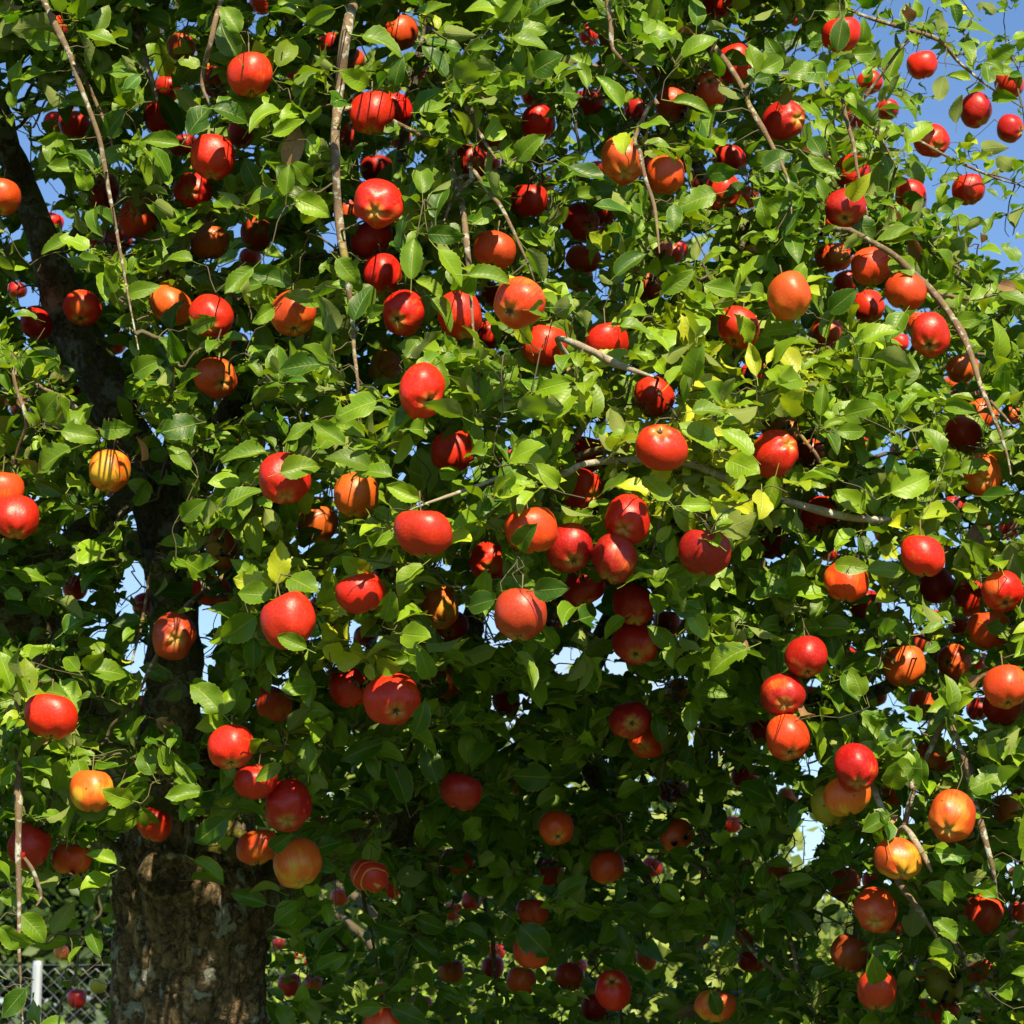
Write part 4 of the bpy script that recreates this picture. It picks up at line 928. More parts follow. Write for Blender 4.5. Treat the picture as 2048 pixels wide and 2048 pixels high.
for si, (nm, P, R) in enumerate(segs):
    if nm == 'branch':                                            # free ends run out thin
        n_ = len(R); t_ = np.linspace(0, 1, n_); fl_ = R[-1] > R[0]*1.15
        R = R*(1-.6*np.clip(((1-t_) if fl_ else t_)-.72, 0, 1)/.28)
    k = 20 if nm == 'limb' else 10
    V, Q = tube(P, R, k, False)
    amp = .10 if nm == 'limb' else .09
    Rr = np.repeat(R, k); dirs = norm(V-np.repeat(P, k, axis=0))
    nz = np.array([noise.noise(Vector(v*(16 if nm == 'limb' else 45)))+.6*noise.noise(Vector(v*(45 if nm == 'limb' else 110))) for v in V])
    knob = np.array([max(0, noise.noise(Vector(v*7+Vector((si, 0, 0)) if False else Vector((v[0]*9+si, v[1]*9, v[2]*9))))-.28) for v in P]); knob = np.repeat(knob, k)
    V = V+dirs*(Rr*(amp*nz*1.6+1.1*knob))[:, None]
    link(nm, mesh_from(nm, V, Q, [M_LIMB if nm == 'limb' else (M_PALE if si-nl in (20, 22, 26, 27) else M_BRANCH)]), tree)
BPX = []           # picture positions of what should stay visible
KEEPV = []
for bi, (P, R) in enumerate(HANDP):
    k_ = int(len(P)*(.24 if bi == 37 else .10)); P, R = P[k_:], R[k_:]
    x, y, z = proj(P); pr_ = np.where((x > 1115) & (x < 1450), .85, .15) if bi == 20 else .80 if bi in (0, 2, 6, 7, 12, 17, 20, 37) else .5; BPX.append(np.stack([x, y, z, R/z*F, np.zeros(len(x))+pr_], 1)[::2])
BPX = np.vstack(BPX); BPX = BPX[(BPX[:, 0] > -50) & (BPX[:, 0] < 2100) & (BPX[:, 1] > -50) & (BPX[:, 1] < 2100)]
LPX = np.vstack([np.stack([*proj(P[::2]), (R[::2]/proj(P[::2])[2])*F, np.full(len(P[::2]), q_)], 1) for (nm, P, R), q_ in zip(segs[:3], (.94, .94, .78))]); LPX[(LPX[:, 1] > 1010) & (LPX[:, 0] > 240), 4] = .72

# ---------------------------------------------------------------- leaves
def leaf_template(L=1.0, W=.60, fold=.35, curl=.25, wave=.05, twist=0.0, ns=9, nc=5, serr=.02, bite=None, seed=0, pet=.32):
    """blade along +Y from the origin, face up +Z; petiole runs back along -Y"""
    r = np.random.default_rng(seed); ts = np.linspace(0, 1, ns+1); V = []; UV = []
    us = np.linspace(-1, 1, nc)
    for i, t in enumerate(ts):
        w = W/2*(math.sin(math.pi*min(1, (t+.012)**.88))**.66)*(1-.06*t) if t < 1 else .004
        w = max(w, .006)
        if t > .86: w *= 1-.30*(t-.86)/.14
        for u in us:
            ww = w*(1+(serr*(1 if i % 2 else -1) if abs(u) == 1 and 0 < i < ns else 0))
            x = u*ww*math.cos(fold*abs(u)); z = abs(u)*ww*math.sin(fold)+wave*math.sin(t*9+u*2+seed)*abs(u)*.6
            ang = curl*(t-.1); y = t*L
            z -= curl*t*t*.5*L; y -= curl*curl*t**3*.12*L
            tw = twist*t; x, z = x*math.cos(tw)-z*math.sin(tw)*.6, z*math.cos(tw)+x*math.sin(tw)
            V.append((x, y, z)); UV.append(((u+1)/2, t))
    Q = []
    for i in range(ns):
        for j in range(nc-1):
            if bite and bite(i/ns, us[j] if us[j] < 0 else us[j+1]): continue
            Q.append((i*nc+j, i*nc+j+1, (i+1)*nc+j+1, (i+1)*nc+j))
    nb = len(V); pr = .013
    for y_, z_ in ((.01, -.002), (-pet*.5, -.012), (-pet, 0)):
        for a in range(3): V.append((pr*math.cos(a*2.094), y_, z_+pr*math.sin(a*2.094))); UV.append((.5, 0.02))
    for i in range(2):
        for a in range(3): Q.append((nb+i*3+a, nb+i*3+(a+1) % 3, nb+(i+1)*3+(a+1) % 3, nb+(i+1)*3+a))
    Q = np.array(Q); UV = np.array(UV)
    return np.array(V), Q, UV[Q.ravel()]
SH = []
for i, (W, fo, cu, wa, tw) in enumerate([(.62, .32, .45, .05, .15), (.70, .50, .70, .08, .35), (.55, .25, .25, .09, -.5), (.64, .70, .50, .06, .2), (.60, .40, 1.15, .05, -.3), (.74, .18, .40, .12, .3), (.56, .62, -.45, .08, .6), (.66, .45, .9, .10, -.6)]):
    bt = None
    if i == 5: bt = lambda t, u: (.5 < t < .72 and u == 1)
    if i == 7: bt = lambda t, u: (.25 < t < .45 and u == -1) or (t > .85 and u == 1)
    SH.append((dict(W=W, fold=fo, curl=cu, wave=wa, twist=tw, bite=bt, seed=i)))
HI = [leaf_template(ns=16, nc=7, serr=.045, **s) for s in SH]
MIDL = [leaf_template(ns=9, nc=5, serr=.03, **s) for s in SH]
LOW = [leaf_template(ns=5, nc=3, serr=0, **s) for s in SH]
#           yellow  value  alpha(1 fresh, 0 dry)
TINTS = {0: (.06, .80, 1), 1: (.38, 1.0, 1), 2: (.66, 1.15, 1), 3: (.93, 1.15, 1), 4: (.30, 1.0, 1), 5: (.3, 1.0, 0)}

class Leaves: pass
LV = dict(P=[], D=[], Nn=[], L=[], T=[], S=[], hero=[], clus=[])
clusters = []      # attachment points for twigs
def frame(d, n):
    d = norm(d); n = norm(n-(n*d).sum(-1, keepdims=True)*d); s = np.cross(d, n); return s, d, n

# hero leaves: traced one by one
hero = []
for it in HERO.replace('\n', ';').split(';'):
    it = it.strip()
    if not it: continue
    c, bx, by, tx, ty, w, t = [float(v) for v in it.split()]; ox, oy = OFF[int(c)]; t = int(t)
    b = np.array([ox+bx*K, oy+by*K]); e = np.array([ox+tx*K, oy+ty*K]); mid = (b+e)/2; Lp = np.linalg.norm(e-b); wp = w*K
    z = float(front(*mid))-.02+RNG.uniform(-.05, .06)
    over = np.hypot(*(APX-mid).T) < AD*.9
    near = np.hypot(*(APX-mid).T) < AD+Lp*.45
    if over.any(): z = min((AZ[over]-AR[over]).min()-.015, 9)
    elif near.any(): z = max(z, AZ[near].max()+.01) if RNG.random() < .6 else min(z, AZ[near].min()-AR[near].max()*.9)
    real = math.hypot(Lp, 0)*z/F; ratio = min(1, wp/(Lp*.62))
    fl = 1.0
    Lr = real
    if real < .05: fl = real/.058; Lr = .058          # seen end-on: the leaf points at or away from the viewer
    q = at(*b, z); inpl = norm(at(*e, z)-q); sgn = -1 if (RNG.random() < .65) else 1
    depthc = math.sqrt(max(0, 1-fl*fl)) if fl < 1 else RNG.uniform(-.1, .25)
    d = norm(inpl*fl - FWD*(depthc if sgn < 0 or fl == 1 else -depthc))
    side = norm(np.cross(d, -FWD)); nf = norm(np.cross(side, d))         # faces the viewer
    if (nf @ -FWD) < 0: nf = -nf
    tilt = math.acos(min(1, ratio))*.9
    up_side = side if side[2] > 0 else -side
    n = nf*math.cos(tilt)+up_side*math.sin(tilt)*(1 if t != 4 else -1)
    if t == 4: n = -n
    hero.append(dict(P=q, d=d, n=n, L=Lr, t=t, px=mid, Lp=Lp, z=z, s=int(RNG.integers(0, 8))))
HX = np.array([h['px'] for h in hero]); HZ = np.array([h['z'] for h in hero]); HL = np.array([h['Lp'] for h in hero])

GAPS = [(55,250,36,90,.1),(100,400,40,50,.1),(40,470,34,34,.15),(30,120,30,50,.25),(505,675,34,26,.05),(665,478,22,30,.05),(1333,409,38,26,.1),(1460,260,50,50,.3),(1480,95,34,60,.3),(1605,150,60,50,.35),(1690,100,34,50,.2),(1625,235,40,30,.3),
 (168,175,22,30,.4),(530,330,20,26,.3),(1290,120,12,18,.2),(1560,60,34,34,.4),(272,1156,34,42,.05),(409,1250,42,34,.02),(290,1308,40,28,.03),(380,1330,44,28,.05),(373,1425,24,56,.02),(105,1248,24,18,.05),(190,1262,28,34,.15),(250,1215,26,24,.1),
 (985,1246,32,30,.03),(1199,1236,30,50,.1),(1127,1326,30,28,.1),(1235,1320,26,28,.1),(1616,1667,34,44,.03),(1594,1716,40,30,.03),(1667,1834,42,62,.06),(1600,1910,90,34,.1),(1623,1522,28,24,.1),(1841,1964,22,30,.2),(1391,1475,16,28,.2),(1054,1410,16,18,.2),
 (200,720,22,20,.3),(55,690,26,20,.3),(560,860,18,50,.4),(75,770,26,14,.3),(425,640,18,14,.3),(860,560,14,14,.4),(1010,1290,30,16,.25),(1070,1180,20,12,.2),(1480,330,26,36,.4),(1520,150,26,30,.4),(1750,330,30,40,.3),(1790,600,16,16,.3)]
OPEN = np.array([(1705,-700),(1700,30),(1765,110),(1815,180),(1800,235),(1790,300),(1845,345),(1845,400),(1890,450),(1960,520),(2010,552),(2800,600),(2800,-700)], float)
def in_poly(x, y, poly):
    ins = np.zeros(len(x), bool); n = len(poly)
    for i in range(n):
        (x1, y1), (x2, y2) = poly[i], poly[(i+1) % n]
        if y1 == y2: continue
        c = ((y1 > y) != (y2 > y)) & (x < (x2-x1)*(y-y1)/(y2-y1)+x1); ins ^= c
    return ins

# rosettes of leaves through the crown
NCL = 13500
cx = RNG.uniform(-560, 2620, NCL*2); cy = RNG.uniform(-800, 2450, NCL*2)
D0 = front(cx, cy); T0 = grid(TG, cx, cy)
u_ = RNG.random(NCL*2); zz = D0+.02+T0*np.where(RNG.random(NCL*2) < .42, u_*.25, u_)      # denser in the outer skin
keep = RNG.random(NCL*2) < np.clip((zz/4.6)**2*.74*np.clip(T0/1.5, .35, 1.4), 0, 1)
keep &= ~in_poly(cx, cy, OPEN)
# between the frame and the edge of the crown foliage thins out
edge = np.maximum(np.maximum(-cx-250, cx-2300), np.maximum(-cy-450, cy-2250)); keep &= RNG.random(NCL*2) > np.clip(edge/300, 0, 1)
cx, cy, zz = cx[keep], cy[keep], zz[keep]
clump = np.array([noise.noise(Vector(p*3.4)) for p in at(cx, cy, zz)]); keep = RNG.random(len(cx)) < np.clip(.80+1.5*clump, .25, 1.0); cx, cy, zz = cx[keep], cy[keep], zz[keep]
# thin sprays out in the open sky at the upper right
sx, sy, sz = [], [], []
for (x, y, z, n, sp) in [(1800,52,4.5,5,26),(1870,78,4.5,6,30),(1930,130,4.5,7,34),(1975,175,4.5,6,32),(2035,215,4.5,6,30),(1900,20,4.6,4,34),(1985,110,4.6,4,30),(1765,180,4.5,4,30),(1840,300,4.4,4,22),(1895,312,4.4,4,26),(1905,350,4.4,3,22),(1975,352,4.4,4,24),(2035,400,4.4,4,34),(1865,190,4.5,3,26),(1850,245,4.5,3,26),(1740,420,4.2,5,40),(1900,470,4.2,5,36),(1965,540,4.2,6,30),(2040,25,4.6,2,30),(2040,330,4.5,3,26)]:
    for k in range(n): sx.append(x+RNG.normal()*sp); sy.append(y+RNG.normal()*sp*.7); sz.append(z+RNG.normal()*.05)
ns0 = len(cx); cx = np.concatenate([cx, sx]); cy = np.concatenate([cy, sy]); zz = np.concatenate([zz, sz]); spray = np.arange(len(cx)) >= ns0

# leafy shoots added on the sun side of unlit fruit to shade it
ex = [(a['P']+SUND*t+RNG.normal(size=3)*.03) for a in apples if not a['lit'] and a['d'] > 36 for t in (.13, .24)]
ex += [at(x, y, z) for x, y, z in [(30,1335,3.88),(48,1375,3.86),(22,1395,3.86),(40,1420,3.87),(1700,455,3.95),(1735,470,3.95),(1690,500,3.95),(1545,1000,3.55),(1575,985,3.55),(1530,975,3.56),(1215,20,3.7),(1800,875,3.75),(1770,900,3.75)]]; ex = np.array(ex); e0, e1, e2 = proj(ex); cx = np.concatenate([cx, e0]); cy = np.concatenate([cy, e1]); zz = np.concatenate([zz, e2]); spray = np.concatenate([spray, np.zeros(len(ex), bool)])
CPos = at(cx, cy, zz); nearc = zz < front(cx, cy)+.45
SP = []
for bi, (P, R) in enumerate(HANDP):
    for k in range(3, len(P)-1, 3):
        if RNG.random() < .62: SP.append(P[k]+RIGHT*RNG.choice([-1, 1])*(R[k]+RNG.uniform(.012, .035))+FWD*RNG.uniform(-.01, .03)+np.array([0, 0, RNG.uniform(-.01, .02)]))
for Pc in LINKS:
    for p in Pc:
        for k in range(2): SP.append(p-FWD*RNG.uniform(.03, .07)+RIGHT*RNG.normal()*.02+UP*RNG.normal()*.02)
SP = np.array(SP); CPos = np.vstack([CPos, SP]); e0, e1, e2 = proj(SP); cx = np.concatenate([cx, e0]); cy = np.concatenate([cy, e1]); zz = np.concatenate([zz, e2]); spray = np.concatenate([spray, np.zeros(len(SP), bool)])
# yellow-green sunned shoots (positions of the brighter shoots in the photograph)
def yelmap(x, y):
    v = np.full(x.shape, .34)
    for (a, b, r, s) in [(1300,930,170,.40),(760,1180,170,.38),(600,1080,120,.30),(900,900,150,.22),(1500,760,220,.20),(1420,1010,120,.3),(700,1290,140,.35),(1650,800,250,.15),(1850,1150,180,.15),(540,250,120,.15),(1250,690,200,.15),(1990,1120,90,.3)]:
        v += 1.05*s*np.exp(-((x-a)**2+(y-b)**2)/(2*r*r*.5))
    return v-.16*np.exp(-((x-1100)**2/450**2+(y-1800)**2/330**2))  # shade of the lower middle hollow put into leaf colour as less yellow
P_, D_, N_, L_, T_, Cid = [], [], [], [], [], []
for i in range(len(cx)):
    a = norm(np.array([0, 0, .95])-FWD*.55+RNG.normal(size=3)*.55); m = int(RNG.integers(3, 6)) if spray[i] else int(RNG.integers(6, 11))
    s0 = norm(np.cross(a, RNG.normal(size=3))); s1 = np.cross(a, s0); ph0 = RNG.uniform(0, 6.28)
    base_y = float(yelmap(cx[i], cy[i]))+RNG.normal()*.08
    for k in range(m):
        ph = ph0+k*2.4; th = RNG.uniform(.35, 1.35); d = a*math.cos(th)+(s0*math.cos(ph)+s1*math.sin(ph))*math.sin(th); d = norm(d+np.array([0, 0, -.22]))
        n = norm(a*.6+SUND*.75-FWD*.15+RNG.normal(size=3)*.52)
        if RNG.random() < .10: n = -n
        l = RNG.uniform(.030, .070)*(.72 if spray[i] else 1)
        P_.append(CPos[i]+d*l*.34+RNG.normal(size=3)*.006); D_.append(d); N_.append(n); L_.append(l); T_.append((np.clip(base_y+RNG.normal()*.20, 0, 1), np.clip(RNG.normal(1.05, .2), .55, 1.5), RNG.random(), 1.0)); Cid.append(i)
P_ = np.array(P_); D_ = norm(np.array(D_)); N_ = np.array(N_); L_ = np.array(L_); T_ = np.array(T_); Cid = np.array(Cid)
N_ = norm(N_-(N_*D_).sum(1, keepdims=True)*D_)
T_[RNG.random(len(T_)) < .009, 3] = 0.0
ok = np.ones(len(P_), bool); rnd = RNG.random(len(P_)); rnd2 = RNG.random(len(P_))
samp = [P_+D_*(L_*f)[:, None] for f in (.12, .5, .9)]
pj = [proj(s) for s in samp]
sidev = np.cross(D_, N_); pj += [proj(samp[1]+sidev*(L_*.26)[:, None]), proj(samp[1]-sidev*(L_*.26)[:, None])]
for (gx_, gy_, rx, ry, kp) in GAPS:
    ins = np.zeros(len(P_), bool)
    for (x, y, z) in pj[:3]: ins |= ((x-gx_)/(rx*.92+2))**2+((y-gy_)/(ry*.92+2))**2 < 1
    ok &= ~(ins & (rnd > kp))
big_ins = in_poly(pj[1][0], pj[1][1], OPEN) & ~spray[Cid]; ok &= ~(big_ins & (rnd > .05))
lit = np.array([a['lit'] for a in apples])
for j in range(len(apples)):
    cen = AP[j]
    dd = np.linalg.norm(samp[1]-cen, axis=1); ok &= dd > AR[j]*1.04
    for s in (samp[0], samp[2]): ok &= np.linalg.norm(s-cen, axis=1) > AR[j]*.98
    small = AD[j] < 26; hide = (.03 if AD[j] > 34 else .04) if not small else .05
    if apples[j]['lab'] and AD[j] > 32: hide = 0 if AD[j] > 36 else .02
    if apples[j]['sliver']: hide = .42
    for q_, (x, y, z) in enumerate(pj):
        r_ = np.hypot(x-APX[j, 0], y-APX[j, 1])/AD[j]
        fr = z < AZ[j]
        ok &= ~(fr & (r_ < .86) & (rnd > hide))
        ok &= ~(fr & (r_ >= .86) & (r_ < 1.12) & (rnd > hide+.30))
    if lit[j]:                                   # its leaves leave this apple in the sun
        w = samp[1]-cen; al = w @ SUND; off_ = np.linalg.norm(w-al[:, None]*SUND, axis=1)
        ok &= ~((al > 0) & (al < 1.6) & (off_ < AR[j]*1.12) & (rnd2 > .09))
for j, h in enumerate(hero):
    for (x, y, z) in pj:
        ok &= ~((z < h['z']+.004) & (np.hypot(x-HX[j, 0], y-HX[j, 1]) < HL[j]*.36) & (rnd > .07))
    if h['t'] in (1, 2, 3, 4):
        cen = h['P']+h['d']*h['L']*.5; w = samp[1]-cen; al = w @ SUND; off_ = np.linalg.norm(w-al[:, None]*SUND, axis=1)
        ok &= ~((al > .005) & (al < 1.3) & (off_ < h['L']*.42) & (rnd2 > .25))
for B in (BPX, LPX):
    hit = np.zeros(len(P_))
    for c0 in range(0, len(B), 200):
        b = B[c0:c0+200]
        for (x, y, z) in pj:
            hit = np.maximum(hit, (((np.hypot(x[:, None]-b[:, 0], y[:, None]-b[:, 1]) < b[:, 3]+4) & (z[:, None] < b[:, 2]))*b[:, 4]).max(1))
    ok &= ~(rnd < hit)
lw = segs[0][1]; x_, y_, z_ = proj(lw); lw = lw[(y_ > 420) & (y_ < 980)][::5]         # sun falls on the old limb in patches
for c_ in lw:
    w = samp[1]-c_; al = w @ SUND; off_ = np.linalg.norm(w-al[:, None]*SUND, axis=1)
    ok &= ~((al > 0) & (al < 1.4) & (off_ < .05) & (rnd2 > .45))
for (sx_, sy_, sr_) in [(418,1905,.022),(312,1862,.018),(458,1602,.05),(350,1992,.025),(300,1700,.02),(480,1960,.02),(395,1780,.018),(445,1680,.04),(330,1930,.015),(500,1830,.015)]:
    w = samp[1]-at(sx_, sy_, 4.74); al = w @ SUND; off_ = np.linalg.norm(w-al[:, None]*SUND, axis=1); ok &= ~((al > 0) & (al < 3.2) & (off_ < sr_+.012))
tx_, ty_, tz_ = pj[1]                                             # the trunk stays clear below its fork
tr = (np.abs(tx_-385) < 185) & (ty_ > 1625) & (tz_ < 4.9); ok &= ~(tr & ((rnd > .04) | (ty_ > 1770)))
lp = (tx_ < 300) & (ty_ > 1735) & (rnd2 > .15); ok &= ~lp; lp = (tx_ < 250) & (ty_ > 1800) & (rnd2 > .03); ok &= ~lp; lp = (tx_ > 600) & (tx_ < 1480) & (ty_ > 1440) & (rnd2 > .60); ok &= ~lp; lp = (tx_ > 500) & (tx_ < 700) & (ty_ > 1880) & (rnd2 > .45); ok &= ~lp           # thin at the lower left, the fence shows there
P_, D_, N_, L_, T_, Cid = P_[ok], D_[ok], N_[ok], L_[ok], T_[ok], Cid[ok]

# ---------------------------------------------------------------- apple hanging points
for a in apples:
    R = a['R']
    if a['c']:
        cu, cv = a['c']; r2 = min(.98, cu*cu+cv*cv); axis = camvec(cu, -cv, math.sqrt(max(.0, 1-r2)))       # towards the calyx
    else:
        axis = norm(np.array([RNG.normal()*.22, RNG.normal()*.2, -1.0]))
    if a['c'] and math.hypot(*a['c']) > .99: pass
    a['ax'] = axis; top = a['P']-axis*R*.62
    # stem: leaves the cavity and bends up to the spur
    out = a['P']-axis*R*1.02; end = a['P']-axis*R*1.15+np.array([0, 0, .014])+FWD*.006
    if a['c'] and axis[2] > -.2: end = a['P']-axis*R*1.2+np.array([0, 0, .02])
    a['stem'] = (top, out, end)

# ---------------------------------------------------------------- twigs: every spur grows from the nearest older wood
allN = [np.vstack([s[1][::2] for s in segs])]
used = np.unique(Cid); targets = [CPos[i] for i in used]
tkind = [0]*len(targets)
for a in apples: targets.append(a['stem'][2]); tkind.append(1)
for h in hero: targets.append(h['P']-h['d']*h['L']*.33); tkind.append(2)
targets = np.array(targets); tkind = np.array(tkind)
base = allN[0]; d0 = np.full(len(targets), 9e9); par = np.zeros(len(targets), int)
for c0 in range(0, len(targets), 500):
    dm = ((targets[c0:c0+500, None, :]-base[None])**2).sum(2); par[c0:c0+500] = -1-dm.argmin(1); d0[c0:c0+500] = dm.min(1)
done = np.zeros(len(targets), bool); best = np.sqrt(d0); orderT = []; plen = np.zeros(len(targets))
parent = par.copy(); key = best.copy(); tpx, tpy, tpz = proj(targets)
for _ in range(len(targets)):
    k2 = np.where(done, 9e9, key); i = int(k2.argmin()); done[i] = True; orderT.append(i)
    if tkind[i] == 2 and RNG.random() < .8: continue              # leaf tips seldom carry more wood
    if tkind[i] == 1: continue
    d = np.sqrt(((targets-targets[i])**2).sum(1)); dn = d*1.0+.012
    up_ = (~done) & (dn < key) ; key[up_] = dn[up_]; parent[up_] = i
loadv = np.ones(len(targets))
for i in orderT[::-1]:
    if parent[i] >= 0: loadv[parent[i]] += loadv[i]
rad = np.clip(.0007*loadv**.40, .0008, .0042)
mb = MB()
for i in orderT:
    e = targets[i]
    if parent[i] >= 0: s = targets[parent[i]]; r0 = min(rad[parent[i]], rad[i]*1.3)
    else: s = base[-1-parent[i]]; r0 = rad[i]*1.35
    L0 = np.linalg.norm(e-s)
    if L0 < .004: continue
    if tkind[i] == 2 and L0 > .3: pass
    j1 = RNG.normal(size=3)*L0*.07; j2 = RNG.normal(size=3)*L0*.07
    P = np.array([s, s*.66+e*.34+j1+np.array([0, 0, .03])*min(1, L0*3), s*.33+e*.67+j2, e])
    if loadv[i] <= 2.5 and tkind[i] != 1:                          # no bare twig across the face of a fruit or its sunlight
        m_ = P[1:3].mean(0); w = m_-AP; al = w @ SUND; off_ = np.linalg.norm(w-al[:, None]*SUND, axis=1); X, Y, Z = proj(m_)
        if (lit & (al > 0) & (al < .7) & (off_ < AR*1.1)).any() or ((np.hypot(APX[:, 0]-X, APX[:, 1]-Y) < AD) & (Z < AZ)).any(): continue
    for q in (1, 2):                                              # wood runs behind the fruit, not through it
        X, Y, Z = proj(P[q]); hit = (np.hypot(APX[:, 0]-X, APX[:, 1]-Y) < AD*1.05) & (Z < AZ+AR*1.1)
        if hit.any(): P[q] = at(X, Y, (AZ+AR*1.15)[hit].max())
    P, R = smooth_path(P, [r0, (r0*2+rad[i])/3, (r0+rad[i]*2)/3, rad[i]], max(.03, L0/5))
    V, Q = tube(P, R, 4, False); mb.add(V, Q)
link('twigs', mb.mesh('twigs', [M_TWIG]), tree, kind='stuff', label='fine brown twigs and spurs through the crown')

# ---------------------------------------------------------------- leaf meshes
def pose(P, d, n, L):
    s, d, n = frame(d, n); return np.stack([s*L[:, None], d*L[:, None], n*L[:, None]], 2), P       # columns
def build_many(name, tpls, P, D, Nn, L, T, S, mat):
    Vs, Qs, Us, Cs = [], [], [], []; n0 = 0
    for si, (tv, tq, tuv) in enumerate(tpls):
        m = S == si; k = int(m.sum())
        if not k: continue
        Mx, Pp = pose(P[m], D[m], Nn[m], L[m])
        V = np.einsum('nij,vj->nvi', Mx, tv)+Pp[:, None, :]
        Vs.append(V.reshape(-1, 3)); Qs.append(((np.arange(k)*len(tv))[:, None, None]+tq[None]).reshape(-1, 4)+n0); n0 += k*len(tv)
        Us.append(np.tile(tuv, (k, 1))); Cs.append(np.repeat(T[m], len(tv), axis=0))
    return mesh_from(name, np.vstack(Vs), np.vstack(Qs), [mat], uv=np.vstack(Us), col=np.vstack(Cs))
S_ = RNG.integers(0, 8, len(P_))
x_, y_, z_ = proj(P_+D_*(L_*.5)[:, None]); nearm = (z_ < front(x_, y_)+.55) & (x_ > -60) & (x_ < 2110) & (y_ > -60) & (y_ < 2110)
hero.sort(key=lambda h: -h['Lp']); extra = hero[300:]; heroes = hero[:300]
eP = np.array([h['P'] for h in extra]); eD = np.array([h['d'] for h in extra]); eN = np.array([h['n'] for h in extra]); eL = np.array([h['L'] for h in extra]); eS = np.array([h['s'] for h in extra])
eT = np.array([(TINTS[h['t']][0], TINTS[h['t']][1], RNG.random(), TINTS[h['t']][2]) for h in extra])
n_near = int(nearm.sum())
me1 = build_many('leaves', MIDL, np.vstack([P_[nearm], eP]), np.vstack([D_[nearm], eD]), np.vstack([N_[nearm], eN]), np.concatenate([L_[nearm], eL]), np.vstack([T_[nearm], eT]), np.concatenate([S_[nearm], eS]), M_LEAF)
me2 = build_many('inner_leaves', LOW, P_[~nearm], D_[~nearm], N_[~nearm], L_[~nearm], T_[~nearm], S_[~nearm], M_LEAF)
# one object for all the leaves past the three hundred that show largest
o1 = link('leaves', me1, tree, kind='stuff', label='green serrated leaves through the rest of the crown')
def join_meshes(a, b):
    import bmesh
    bm = bmesh.new(); bm.from_mesh(a); bm.from_mesh(b); bm.to_mesh(a); bm.free(); return a
join_meshes(me1, me2)
cache = {}
for h in heroes:
    ti = h['t']; key_ = (h['s'], ti)
    if key_ not in cache:
        tv, tq, tuv = HI[h['s']]; c = (TINTS[ti][0], TINTS[ti][1], (h['s']*.37+ti*.19) % 1, TINTS[ti][2])
        cache[key_] = mesh_from('leaf', tv, tq, [M_LEAF], uv=tuv, col=np.tile(np.array(c, float), (len(tv), 1)))
    o = bpy.data.objects.new('leaf', cache[key_]); C.objects.link(o); o.parent = tree
    s, d, n = frame(h['d'], h['n']); l = h['L']
    wr = RNG.uniform(.92, 1.12)
    M = Matrix(((s[0]*l*wr, d[0]*l, n[0]*l, h['P'][0]-TB[0]), (s[1]*l*wr, d[1]*l, n[1]*l, h['P'][1]-TB[1]), (s[2]*l*wr, d[2]*l, n[2]*l, h['P'][2]-TB[2]), (0, 0, 0, 1)))
    o.matrix_local = M
    if ti in (3, 5): o['label'] = {3: 'yellowing leaf', 5: 'withered brown leaf'}[ti]

# ---------------------------------------------------------------- apples
def apple_profile(n=15, flat=.86, seed=0):
    """unit radius, stem up +Z, calyx down"""
    pts = [(0.0, .50), (.05, .52), (.12, .60), (.24, .735), (.42, .80), (.62, .765), (.80, .64), (.93, .44), (.995, .18), (1.0, -.05), (.965, -.28), (.88, -.49), (.74, -.67), (.56, -.795), (.38, -.86), (.24, -.865), (.14, -.82), (.07, -.76), (0.0, -.73)]
    return [(r, z*flat/.84) for r, z in pts]
def apple_mesh(name, mat, seed, flat=.84, lob=.02, skew=.03):
    r = random.Random(seed); prof = apple_profile(flat=flat); k = 28; V = []
    a1, a2, a3 = r.uniform(0, 6.28), r.uniform(0, 6.28), r.uniform(0, 6.28)
    for (rr, z) in prof:
        for j in range(k):
            th = j*2*math.pi/k
            m = 1+lob*math.cos(5*th+a1)*min(1, max(0, .35-z))*(1.3)+skew*math.cos(2*th+a2)+.015*math.cos(3*th+a3)
            rr2 = max(rr, .012)*m
            zz_ = z+skew*1.6*rr*math.cos(th+a3)+(lob*1.2*math.cos(5*th+a1) if z < -.6 and rr > .15 else 0)
            V.append((rr2*math.cos(th), rr2*math.sin(th), zz_))
    n = len(prof); Q = [(i*k+j, (i+1)*k+j, (i+1)*k+(j+1) % k, i*k+(j+1) % k) for i in range(n-1) for j in range(k)]
    return mesh_from(name, np.array(V), np.array(Q), [mat])
AM = {}
for key_, mat in M_APPLE.items():
    AM[key_] = [apple_mesh('apple_skin', mat, i*7+len(key_), flat=f, lob=l, skew=s) for i, (f, l, s) in enumerate([(.84, .045, .04), (.95, .06, .06), (.76, .035, .05), (.88, .07, .07), (.81, .05, .095), (.91, .04, .06)])]
def calyx_mesh():
    V = []; Q = []
    for k in range(5):                           # five dried sepals round a dark pit
        a = k*2*math.pi/5; c, s = math.cos(a), math.sin(a); n = len(V)
        for (rad_, w, z) in ((.03, .03, -.735), (.10, .035, -.80), (.15, .012, -.86)):
            V += [(rad_*c-w*s, rad_*s+w*c, z), (rad_*c+w*s, rad_*s-w*c, z)]
        Q += [(n, n+1, n+3, n+2), (n+2, n+3, n+5, n+4)]
    n = len(V)
    for k in range(8): a = k*math.pi/4; V.append((.085*math.cos(a), .085*math.sin(a), -.765))
    Q += [(n, n+1, n+2, n+3), (n, n+3, n+4, n+7), (n+4, n+5, n+6, n+7)]
    return mesh_from('calyx', np.array(V), np.array(Q), [M_CALYX])
ME_CALYX = calyx_mesh()
